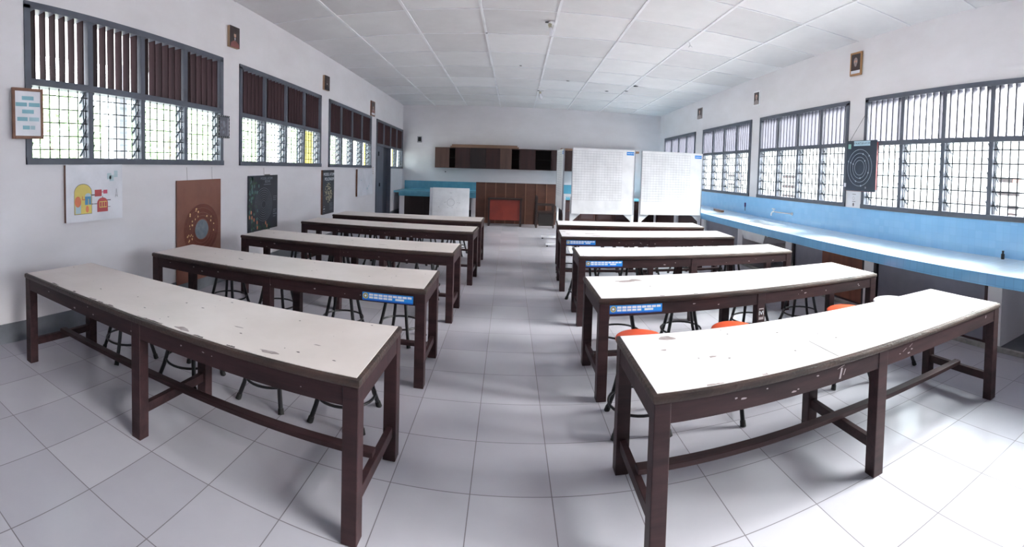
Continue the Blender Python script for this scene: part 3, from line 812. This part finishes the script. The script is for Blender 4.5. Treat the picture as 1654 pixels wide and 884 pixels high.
# ------------------------------------------------------------------ things on the left wall
m_frw = mat('frame_brown_wood', (128, 86, 68), 0.45, (108, 70, 54), (10, 10, 10))
m_paper = mat('white_paper', (226, 226, 234), 0.35)
m_teal = mat('print_teal', (130, 180, 196), 0.4)
m_teal2 = mat('print_teal_pale', (168, 198, 210), 0.4)
t = thing('framed_chart', 'brown-framed flow chart with teal boxes at the far left window', 'picture', (0.07, -13.20, 2.155))
mb = MB(Matrix(((0, 0, 1, 0), (1, 0, 0, 0), (0, 1, 0, 0), (0, 0, 0, 1)))); W2, H2, bw = .165, .235, .028
mb.box((-W2, -H2, -.012), (-W2 + bw, H2, .012), m_frw, .003).box((W2 - bw, -H2, -.012), (W2, H2, .012), m_frw, .003)
mb.box((-W2 + bw, H2 - bw, -.012), (W2 - bw, H2, .012), m_frw, .003).box((-W2 + bw, -H2, -.012), (W2 - bw, -H2 + bw, .012), m_frw, .003); mb.build('frame', t)
mb = MB(Matrix(((0, 0, 1, 0), (1, 0, 0, 0), (0, 1, 0, 0), (0, 0, 0, 1))))
mb.box((-W2 + bw, -H2 + bw, -.01), (W2 - bw, H2 - bw, .004), m_paper)
for (u, v, wd, m) in ((0, .142, .125, m_teal), (-.07, .083, .12, m_teal), (.07, .083, .12, m_teal), (0, .018, .125, m_teal), (-.06, -.052, .11, m_teal), (.065, -.052, .11, m_teal2), (-.02, -.13, .075, m_teal), (.05, -.13, .05, m_teal2)):
    mb.box((u - wd / 2, v - .018, .004), (u + wd / 2, v + .018, .0052), m)
mb.build('chart', t)
mb = MB(); mb.box((-.068, -.02, -.02), (-.012, .02, .02), m_frame); mb.build('bracket', t)

def colour(name, c, rough=.4): return mat(name, c, rough)
cy_, co_, cb_, cr_, cp_, cg_ = colour('print_yellow', (226, 206, 112)), colour('print_orange', (226, 130, 92)), colour('print_blue', (78, 146, 190)), colour('print_red', (186, 78, 82)), colour('print_pink', (196, 74, 104)), colour('print_pale_blue', (186, 208, 216))
cln = colour('print_outline', (110, 104, 110))
def disc(mb, cx, cy, rx, ry, z, m, n=28, a0=0, a1=2 * math.pi):
    full = abs(a1 - a0 - 2 * math.pi) < 1e-6
    pts = [(cx + rx * math.cos(a0 + (a1 - a0) * k / (n if full else n - 1)), cy + ry * math.sin(a0 + (a1 - a0) * k / (n if full else n - 1)), z) for k in range(n)]
    mb.add(pts, [list(range(n))], m)
def ring(mb, cx, cy, rx, ry, z, m, r=.0025, n=40):
    mb.tube([(cx + rx * math.cos(2 * math.pi * k / n), cy + ry * math.sin(2 * math.pi * k / n), z) for k in range(n)], r, m, 4, closed=True)
t = thing('canvas_print', 'white plastic-wrapped canvas with a red, yellow and blue reactor diagram', 'picture', (0.004, -12.39, 1.375), 0)
mb = MB(left_frame(0, 0)); mb.box((-.37, -.29, 0), (.37, .29, .034), m_frw); mb.build('stretcher_frame', t)
mb = MB(left_frame(0, 0))
mb.box((-.372, -.292, .0342), (.372, .292, .037), m_paper)
z1_, z2_, z3_, z4_ = .0375, .038, .0385, .039
def arch(x0, x1, y0, y1, z, m):
    r = (x1 - x0) / 2; cx = (x0 + x1) / 2; n = 16
    pts = [(x0, y0, z), (x1, y0, z)] + [(cx + r * math.cos(math.pi * k / n), y1 - r * .8 + r * .8 * math.sin(math.pi * k / n), z) for k in range(n + 1)]
    mb.add(pts, [list(range(len(pts)))], m)
arch(-.275, -.048, -.215, .098, z1_, cln); arch(-.27, -.053, -.21, .093, z2_, cy_)
arch(-.26, -.19, -.205, -.045, z3_, cg_); disc(mb, -.228, -.085, .04, .055, z4_, co_)
mb.box((-.138, -.12, z2_), (-.06, -.035, z3_ + .0003), cb_); arch(-.138, -.06, -.04, .0, z3_, cg_)
mb.box((-.098, -.12, z3_), (-.09, -.06, z4_), cy_); disc(mb, -.11, -.165, .02, .035, z4_, co_); mb.box((-.16, -.205, z2_), (-.062, -.15, z3_ - .0003), cy_)
mb.box((-.175, -.07, z3_), (-.135, -.06, z4_), co_); mb.box((-.175, -.07, z3_), (-.165, -.03, z4_), co_)
mb.box((-.01, -.04, z1_ - .0004), (.082, .03, z2_), cr_); mb.box((.105, -.015, z1_ - .0004), (.16, .025, z2_), cp_); mb.box((.08, 0, z1_ - .0004), (.107, .008, z2_), cp_)
arch(.02, .165, -.205, -.055, z2_, cr_); mb.box((.05, -.16, z2_), (.15, -.095, z3_), cy_)
for u in (.057, .09, .122): mb.box((u, -.152, z3_), (u + .024, -.102, z4_), cr_)
for (x0, x1, y0, y1) in ((-.06, -.01, -.028, -.016), (-.06, -.025, -.12, -.112), (-.02, .02, -.12, -.112), (.155, .205, -.09, -.08), (.16, .2, -.16, -.154), (.09, .098, -.06, -.04)): mb.box((x0, y0, z1_ - .0004), (x1, y1, z2_), cln)
mb.box((.16, .135, z1_ - .0004), (.215, .20, z2_), cg_); mb.box((.19, .115, z1_ - .0004), (.25, .175, z2_), cg_); mb.box((.255, .155, z1_ - .0004), (.305, .225, z2_), cg_)
for p in (((.27, -.06), (.285, .03)), ((.3, -.06), (.288, .03)), ((.272, -.04), (.30, -.04))): mb.tube([(p[0][0], p[0][1], z2_), (p[1][0], p[1][1], z2_)], .0012, cln, 4)
mb.build('canvas', t)

m_cop = mat('copper_foil', (134, 88, 74), 0.4, (116, 72, 60), (2, 2, 2))
m_copd = mat('copper_dark', (108, 58, 48), 0.4)
m_stone = mat('grey_blue_oval', (104, 114, 126), 0.4, (128, 134, 140), (18, 18, 18))
m_glint = mat('glint_gold', (240, 206, 150), 0.3)
t = thing('copper_relief', 'tall copper-brown relief panel with a grey oval, hung on the left wall', 'picture', (0.006, -10.655, .80))
mb = MB(left_frame(0, 0)); mb.box((-.455, -.655, 0), (.455, .655, .022), m_cop, .004); mb.build('panel', t)
mb = MB(left_frame(0, 0)); zc = .05
disc(mb, .03, zc - .05, .36, .34, .0224, m_copd)
for (rx, ry) in ((.36, .34), (.30, .285), (.24, .225), (.19, .18)): ring(mb, .03, zc - .05, rx, ry, .023, m_cop, .003)
disc(mb, .03, 0, .145, .135, .0245, m_stone); ring(mb, .03, 0, .145, .135, .025, m_cop, .006)
rg = random.Random(5)
for k in range(30):
    a = rg.uniform(.2, 1.05) * math.pi if k < 15 else rg.uniform(0, 2 * math.pi); q = rg.uniform(.2, .33)
    if k < 18: a = rg.uniform(.6, 1.2) * math.pi
    disc(mb, .03 + q * math.cos(a), zc - .05 + q * .95 * math.sin(a), .006 + .007 * rg.random(), .008 + .008 * rg.random(), .0235, m_glint, 8)  # glints on the copper painted as gold dots
for k in range(6): mb.tube([(-.44, .1 - .07 * k, .0228), (-.32 + .02 * k, .2 - .06 * k, .0228)], .0012, m_batb, 4)  # painted glint streaks in a pale brown
mb.build('relief', t)
for u in (-.25, .27): MB(left_frame(0, 0)).tube([(u, .655, .012), (u, .82, .004)], .002, m_ink, 4).build('hanging_string', t)

m_post = mat('poster_black', (44, 46, 54), 0.3, (54, 57, 66), (3, 3, 3))
m_leaf = mat('print_leaf_green', (60, 84, 66), 0.4, (40, 58, 54), (14, 14, 14))
m_leaf2 = mat('print_leaf_teal', (86, 118, 116), 0.4)
m_oline = mat('print_orbit_grey', (128, 134, 146), 0.4)
m_tulip = mat('print_tulip', (216, 138, 104), 0.4)
m_dust = mat('dust_on_top', (120, 116, 112), 0.9)
t = thing('planet_poster', 'black poster with grey orbit rings and a flower border, on the left wall', 'poster', (0.004, -9.045, 1.04))
mb = MB(left_frame(0, 0)); mb.box((-.445, -.435, 0), (.445, .435, .02), m_post); mb.build('panel', t)
mb = MB(left_frame(0, 0)); zz = .0203
for k in range(7): ring(mb, .0, -.03, .26 - .032 * k, .265 - .034 * k, zz, m_oline, .0022)
rg = random.Random(11)
for k in range(70):
    v = rg.uniform(-.42, .40); u = -.44 + abs(rg.gauss(0, .10)) + (.06 if v < -.3 else 0)
    if u > .05: continue
    disc(mb, u + .01, v, rg.uniform(.012, .03), rg.uniform(.02, .035), zz + .0004 * (k % 3), m_leaf if rg.random() < .6 else m_leaf2, 8)
for k in range(16):
    u = rg.uniform(-.18, .2); disc(mb, u, -.39 + rg.uniform(-.03, .05) - abs(u) * .1, .02, .03, zz + .0003, m_leaf, 8)
for (u, v) in ((-.42, -.2), (-.37, -.13), (-.35, -.21), (-.29, -.25), (.06, -.33), (.1, -.38), (-.2, -.3), (-.19, -.38)): disc(mb, u, v, .018, .032, zz + .0016, m_tulip, 8)
for (u, v) in ((-.28, .27), (-.15, .27), (-.41, .19), (-.33, .18), (-.26, .18)): disc(mb, u, v, .016, .03, zz + .0016, m_leaf2, 8)
text_mesh(mb, 'MODEL ATOM', .058, (.09, .385, zz), m_oline, .0006); text_mesh(mb, 'BOHR', .062, (.12, .335, zz), m_oline, .0006)
mb.box((.0, .285, zz), (.22, .293, zz + .0008), m_oline)
for v in (.08, .05, .02, -.14, -.17, -.21, -.25): mb.box((.3, v, zz), (.3 + rg.uniform(.07, .13), v + .008, zz + .0008), m_oline)
mb.build('print', t)
mb = MB(left_frame(0, 0)); mb.box((.05, .4355, .002), (.2, .45, .018), m_dust, .004); mb.build('clip', t)
mb = MB(left_frame(0, 0)); mb.tube([(.02, .435, .01), (.02, .56, .004)], .002, m_frw, 4); mb.build('hanging_string', t)

m_cream = mat('print_cream', (214, 206, 170), 0.4)
t = thing('atom_poster', 'narrow black atom-model poster with cream dots, hung below the third window', 'poster', (0.004, -6.465, 1.075))
mb = MB(left_frame(0, 0)); mb.box((-.30, -.455, 0), (.30, .455, .035), m_frw); mb.build('backing', t)
mb = MB(left_frame(0, 0)); mb.box((-.302, -.457, .0352), (.302, .457, .038), m_post); z5 = .0384
text_mesh(mb, 'MODEL ATOM', .088, (.02, .365, z5), m_swhite, .0006); text_mesh(mb, 'POLONIUM', .095, (.04, .265, z5), m_swhite, .0006)
mb.box((-.1, .195, z5), (.12, .205, z5 + .0006), m_oline)
rg = random.Random(4)
for k in range(150):
    a = rg.uniform(0, 2 * math.pi); q = rg.uniform(.08, .2) if k < 130 else rg.uniform(0, .05)
    disc(mb, q * math.cos(a), -.02 + q * math.sin(a), .011, .011, z5 + .0002 * (k % 3), m_cream, 8)
for v in (-.25, -.28, -.31, -.35, -.38): mb.box((.05, v, z5), (.22, v + .008, z5 + .0006), m_oline)
for v in (-.3, -.35, -.4): mb.box((-.26, v, z5), (-.18, v + .012, z5 + .0006), m_swhite if v == -.35 else m_oline)
mb.build('print', t)
t = thing('canvas_print', 'blank-looking white canvas with a faint sketch between atom poster and door', 'picture', (0.004, -4.02, 1.195))
mb = MB(left_frame(0, 0)); mb.box((-.66, -.335, 0), (.55, .335, .045), m_frw); mb.build('stretcher_frame', t)
mb = MB(left_frame(0, 0)); mb.box((-.662, -.337, .0452), (.552, .337, .048), m_paper)
for (u, v, rx, ry) in ((.1, -.17, .05, .03), (.22, -.11, .03, .03), (-.38, .06, .04, .015), (.3, -.05, .015, .03)): disc(mb, u, v, rx, ry, .0484, cg_, 10)
mb.build('canvas', t)
m_slate = mat('slate_print', (92, 92, 104), 0.35, (112, 112, 122), (22, 22, 22))
t = thing('small_board', 'small grey board with a black studded border on the first window post', 'picture', (0.05, -10.155, 2.175))
mb = MB(left_frame(0, 0)); mb.box((-.13, -.155, -.028), (.13, .155, .0), m_ink, .003)
for k in range(6):
    for (u, v) in ((-.12, -.13 + .052 * k), (.12, -.13 + .052 * k)): disc(mb, u, v, .006, .006, .0006, m_swhite, 8)
for k in range(5):
    for (u, v) in ((-.09 + .045 * k, .145), (-.09 + .045 * k, -.145)): disc(mb, u, v, .006, .006, .0006, m_swhite, 8)
mb.build('frame', t)
mb = MB(left_frame(0, 0)); mb.box((-.105, -.132, .0002), (.105, .132, .003), m_slate)
for (u, v, r) in ((-.01, .05, .03), (0, .015, .025), (-.02, -.075, .022), (-.07, .06, .016), (-.06, -.02, .018)): disc(mb, u, v, r, r * 1.1, .0034, m_oline, 10)
mb.box((.085, -.12, .003), (.093, .12, .0036), m_swhite); mb.build('print', t)

# small framed portraits high on the walls
m_pdark, m_pskin, m_phair, m_pcoat, m_pgrey = colour('portrait_ground', (54, 42, 44)), colour('portrait_skin', (206, 162, 142)), colour('portrait_hair', (70, 52, 50)), colour('portrait_coat', (142, 84, 82)), colour('portrait_grey', (150, 138, 138))
m_cork = mat('cork_edge', (186, 158, 132), 0.8)
m_fgold = mat('frame_gold_wood', (168, 124, 82), 0.4)
def portrait(label, frame, wd, ht, fr_m, fr_w, kind, depth=.035, caption=False):
    mtx = frame
    org = mtx.to_translation()
    t = thing('portrait', label, 'picture', org, 0, 'portraits along the walls')
    m0 = mtx.copy(); m0.translation = (0, 0, 0)
    mb = MB(m0)
    mb.box((-wd / 2, -ht / 2, .001), (wd / 2, ht / 2, depth), fr_m, .003); mb.build('frame', t)
    mb = MB(m0); z = depth + .0004; a, b = wd / 2 - fr_w, ht / 2 - fr_w
    mb.box((-a, -b, depth - .004), (a, b, z), m_pdark); z += .0004
    cap = 0
    if caption: mb.box((-a, -b, z - .0004), (a, -b + ht * .13, z + .0006), m_paper); cap = ht * .10
    s = ht
    skin, hair, coat = {'young': (m_pskin, m_phair, m_pcoat), 'dark': (m_phair, m_pdark, m_ink), 'beard': (m_pskin, m_pgrey, m_phair), 'grey': (m_pgrey, m_pskin, m_pgrey)}[kind]
    pts = [(-a * .92, -b + cap, z), (a * .92, -b + cap, z), (a * .8, -b + cap + s * .2, z), (a * .25, -b + cap + s * .32, z), (-a * .25, -b + cap + s * .32, z), (-a * .8, -b + cap + s * .2, z)]
    mb.add(pts, [list(range(6))], coat)
    disc(mb, 0, s * .10, s * .125, s * .17, z + .0004, hair, 20)
    disc(mb, .0, s * .09, s * .085, s * .125, z + .0008, skin, 20)
    disc(mb, 0, s * .185, s * .09, s * .05, z + .0010, hair, 14)
    if kind == 'beard': disc(mb, 0, -s * .02, s * .08, s * .11, z + .0011, m_pgrey, 14)
    if kind == 'young': mb.add([(-s * .05, -s * .05, z + .001), (s * .05, -s * .05, z + .001), (0, -s * .2, z + .001)], [(0, 2, 1)], m_paper)
    if kind == 'dark': mb.box((-.03, -s * .1, z), (.0, -s * .05, z + .001), m_paper)
    for u in (-s * .03, s * .03): disc(mb, u, s * .115, s * .012, s * .008, z + .0013, m_pdark, 8)
    mb.box((-s * .008, s * .05, z + .0008), (s * .008, s * .105, z + .0014), m_pcoat)
    mb.box((-s * .025, s * .015, z + .0008), (s * .025, s * .022, z + .0014), m_pdark)
    mb.build('picture', t)
    return t
portrait('small portrait with long dark hair, above the first left window gap', left_frame(-9.90, 3.455), .235, .29, m_cork, .0, 'young', .05)
portrait('small dark portrait with pale edge, between second and third left windows', left_frame(-6.61, 3.31), .25, .29, m_cork, .0, 'dark', .05)
portrait('narrow brown-framed portrait with a white caption, above the door side on the left', left_frame(-3.45, 3.15), .34, .40, m_frw, .035, 'young', .03, True)
p_ = portrait('gold-framed portrait of a bearded figure, nearest on the right wall', right_frame(-9.83, 3.54, .012), .27, .37, m_fgold, .03, 'beard', .025, True)
portrait('white-framed grey portrait, in the middle of the right wall', right_frame(-6.67, 3.345), .27, .32, m_white, .03, 'grey', .02)
portrait('faded grey-brown portrait, farthest on the right wall', right_frame(-3.53, 3.335), .32, .30, m_pgrey, .02, 'grey', .02)
t = thing('paper_strip', 'narrow faded paper strip on the wall beside the grey door', 'note', (.001, -3.30, 1.49))
mb = MB(left_frame(0, 0)); mb.box((-.04, -.12, 0), (.04, .12, .002), m_paper); 
for k in range(4): mb.box((-.03, -.1 + .055 * k, .002), (.03, -.07 + .055 * k, .0025), m_cork)
mb.build('paper', t)

# ------------------------------------------------------------------ poster and paper on the right wall
m_navy = mat('poster_navy', (44, 54, 70), 0.35, (52, 62, 80), (3, 3, 3))
m_pline = mat('poster_chalk', (176, 190, 206), 0.4)
m_plab = mat('poster_label', (178, 206, 222), 0.4)
m_pgreen = mat('poster_green_tag', (130, 178, 168), 0.4)
m_red2 = mat('red_edge', (120, 40, 48), 0.5)
t = thing('atom_board', 'navy board with white atom shells, hanging by strings between right windows', 'poster', (RW - .05, -10.08, 1.915))
RF = right_frame(0, 0); RF.translation = (0, 0, 0)
mb = MB(RF); mb.box((-.345, -.395, -.012), (.345, .395, .012), m_navy, .010); mb.build('board', t)
mb = MB(RF); mb.box((.3452, -.36, -.012), (.349, .36, .010), m_red2); mb.box((-.33, -.3992, -.01), (.33, -.3955, .01), m_red2); mb.build('edge_binding', t)
mb = MB(RF); zz = .0124
for (r, ry, n) in ((.275, .285, 3), (.215, .225, 4), (.155, .165, 3), (.11, .115, 0)):
    ring(mb, -.02, -.03, r, ry, zz, m_pline, .0028)
    for k in range(n):
        a = 0.6 + 2 * math.pi * (k + .35 * n) / max(n, 1); disc(mb, -.02 + r * math.cos(a), -.03 + ry * math.sin(a), .014, .014, zz + .003, m_pline, 10)
disc(mb, -.02, -.03, .075, .08, zz, m_navy, 24)
mb.box((-.17, .31, zz), (.2, .385, zz + .0012), m_plab, .0005); text_mesh(mb, 'STRUKTUR ATOM', .046, (.015, .345, zz + .0014), m_navy, .0005)
mb.box((-.3, .265, zz), (-.235, .34, zz + .0012), m_pgreen); mb.box((-.37, -.34, zz - .004), (-.32, -.28, zz + .0012), m_paper)
mb.box((.12, -.35, zz), (.15, -.32, zz + .0006), m_oline)
mb.build('print', t)
MB(RF).tube([(-.28, .395, 0), (.02, .80, -.03)], .003, m_ink, 5).build('hanging_string', t); MB(RF).tube([(.24, .395, 0), (.05, .80, -.03)], .0018, m_ink, 5).build('hanging_string', t)
t = thing('paper_notice', 'white paper notice with small symbols below the navy board', 'notice', (RW - .002, -9.895, 1.36))
mb = MB(RF); mb.box((-.155, -.15, 0), (.155, .15, .003), m_paper); ring(mb, 0, .04, .022, .026, .0034, cln, .002); disc(mb, 0, -.06, .02, .03, .0035, cln, 12)
mb.box((-.03, .1, .003), (.05, .108, .0036), cln); mb.box((-.03, -.015, .003), (.045, -.007, .0036), cln); mb.build('sheet', t)

# ------------------------------------------------------------------ ceiling lamps
m_socket = mat('aged_socket', (186, 180, 160), 0.5)
m_bulb = mat('opal_bulb', (232, 232, 240), 0.25)
def lamp(label, x, y):
    z = zceil(x, y) - .016
    t = thing('ceiling_lamp', label, 'lamp', (x, y, z), 0, 'bare bulbs on the ceiling')
    MB().lathe([(.0501, 0), (.05, -.02), (.035, -.03)], m_white, 16, (.02, 0, 0)).build('ceiling_rose', t)
    MB().tube([(0, 0, -.02), (-.01, -.01, -.05), (.0, -.02, -.09)], [.03, .028, .024], m_socket, 12).build('socket', t)
    MB().tube([(0, -.02, -.09), (.004, -.024, -.11), (.012, -.03, -.15), (.016, -.034, -.2), (.018, -.036, -.225)], [.02, .03, .04, .038, .022], m_bulb, 14).build('bulb', t)
    MB().box((-.08, -.02, -.012), (-.03, .02, -.001), m_ink, .002).build('junction_box', t)
lamp('nearer bare bulb in a socket hanging from the ceiling', 4.30, -8.32)
lamp('farther bare bulb in a socket hanging from the ceiling', 4.44, -3.05)
o = MB().tube([(0, 0, 0), (.03, .0, -.04), (.01, .0, -.09)], .006, m_bframe, 6).tube([(.02, 0, -.05), (.07, 0, -.08)], .005, m_bframe, 6).build('cable_end', None, label='short loose white cable end hanging from the right of the ceiling', category='cable')
o.location = (6.57, -8.15, zceil(6.57, -8.15) - .018)

# ------------------------------------------------------------------ outside
m_ground = mat('yard_concrete', (188, 186, 182), 0.9)
MB().box((-60, -60, -.5), (90, 60, -.13), m_ground).build('ground', kind='structure')
m_leafg = mat('leaf_green', (176, 196, 158), 0.6, (150, 178, 132), (8, 8, 8))
m_bark = mat('bark', (110, 92, 78), 0.9)
m_yel = mat('yellow_paint', (222, 200, 70), 0.5)
m_gcol = mat('grey_column_paint', (176, 176, 182), 0.7)
def post(x, y, m, lab):
    t = thing('veranda_post', lab, 'post', (x, y, -.13))
    MB().box((-.09, -.09, 0), (.09, .09, 3.5), m, .01).build('shaft', t)
    MB().box((-.13, -.13, 0), (.13, .13, .25), m_gcol, .01).build('plinth', t)
post(-2.3, -10.0, m_gcol, 'grey veranda post outside the first left window')
post(-2.3, -2.55, m_yel, 'yellow veranda post seen through the far pane of the second left window')
post(-2.3, 2.95, m_yel, 'yellow veranda post seen through the third left window')
post(-2.3, 7.4, m_yel, 'yellow veranda post seen through the last left window')
def tree(x, y, h, r, lab, seed):
    rg = random.Random(seed)
    t = thing('tree', lab, 'tree', (x, y, -.13), 0, 'trees outside the left windows')
    MB().tube([(0, 0, 0), (.05, .03, h * .3), (0, 0, h * .6)], [.14, .11, .06], m_bark, 8).build('trunk', t)
    mb = MB(); vs, fs = [], []
    for k in range(1500):
        a, b_ = rg.uniform(0, 2 * math.pi), math.acos(rg.uniform(-1, 1)); q = r * rg.uniform(.45, 1) ** .6
        c = Vector((q * math.sin(b_) * math.cos(a), q * math.sin(b_) * math.sin(a), h * .62 + q * .9 * math.cos(b_)))
        u = Vector((rg.gauss(0, 1), rg.gauss(0, 1), rg.gauss(0, 1))).normalized(); v = u.orthogonal().normalized(); s = rg.uniform(.1, .2)
        i = len(vs); vs += [c - u * s, c + v * s * .5, c + u * s, c - v * s * .5]; fs.append((i, i + 1, i + 2, i + 3))
    mb.add(vs, fs, m_leafg); mb.build('crown', t)
tree(-8.5, -7.5, 4.2, 1.7, 'leafy green tree outside the first left window', 1)
tree(-9.5, -1.0, 4.6, 2.0, 'leafy green tree outside the second left window', 2)
tree(-10.5, 5.5, 4.4, 2.0, 'leafy green tree outside, glimpsed through the third left window', 3)
tree(-9.0, 13.0, 4.8, 2.2, 'leafy green tree outside, farthest along the left windows', 4)
MB().hexa([(-2.6, -22, 3.42), (-.17, -22, 3.75), (-.17, 12, 3.75), (-2.6, 12, 3.42)], [(-2.6, -22, 3.5), (-.17, -22, 3.83), (-.17, 12, 3.83), (-2.6, 12, 3.5)], m_batten).build('veranda_roof', kind='structure')
# pale buildings across the yard on the right
m_bldw = mat('building_white', (240, 238, 238), 0.8)
m_bldd = mat('building_opening', (44, 28, 28), 0.8, (24, 18, 22), (.4, .4, .4))
m_bldp = mat('building_pink', (140, 96, 88), 0.8)
def building(lab, x, y0, y1, h, opens):
    t = thing('building', lab, 'building', (x, (y0 + y1) / 2, -.13))
    yc = (y0 + y1) / 2
    MB().box((0, y0 - yc, 0), (6, y1 - yc, h), m_bldw).build('block', t)
    MB().box((-.3, y0 - yc - .3, h), (6.3, y1 - yc + .3, h + .25), m_bldp).build('roof', t)
    for (a, b, c, d, m) in opens:
        MB().box((-.05, a - yc, c + .13), (-.001, b - yc, d + .13), m).build('window', t)
building('white building with rows of brown openings across the yard', 30, -6, 3.5, 9.0,
         [(-1.25, .3, 1.98, 2.24, m_bldd), (-1.9, -1.27, 1.98, 2.24, m_bldp), (-1.8, .3, 1.14, 1.4, m_bldd), (-.3, .3, .26, .52, m_bldd), (-1.75, -1.05, .26, .52, m_bldd), (-1.7, -1.0, -.1, .02, m_bldd), (-.2, .3, -.08, -.02, m_bldd), (1.2, 3.3, .5, .56, m_bldp), (1.2, 3.4, 1.42, 1.46, m_bldd)])
building('white building with dark slots farther along the yard', 20, 6.5, 20, 8.0,
         [(8.0, 9.35, 1.62, 1.8, m_bldd), (8.0, 9.3, 1.0, 1.18, m_bldd), (8.0, 9.25, .4, .58, m_bldd), (14.8, 17.4, 1.5, 1.66, m_bldd), (14.8, 17.0, .86, 1.0, m_bldd)])
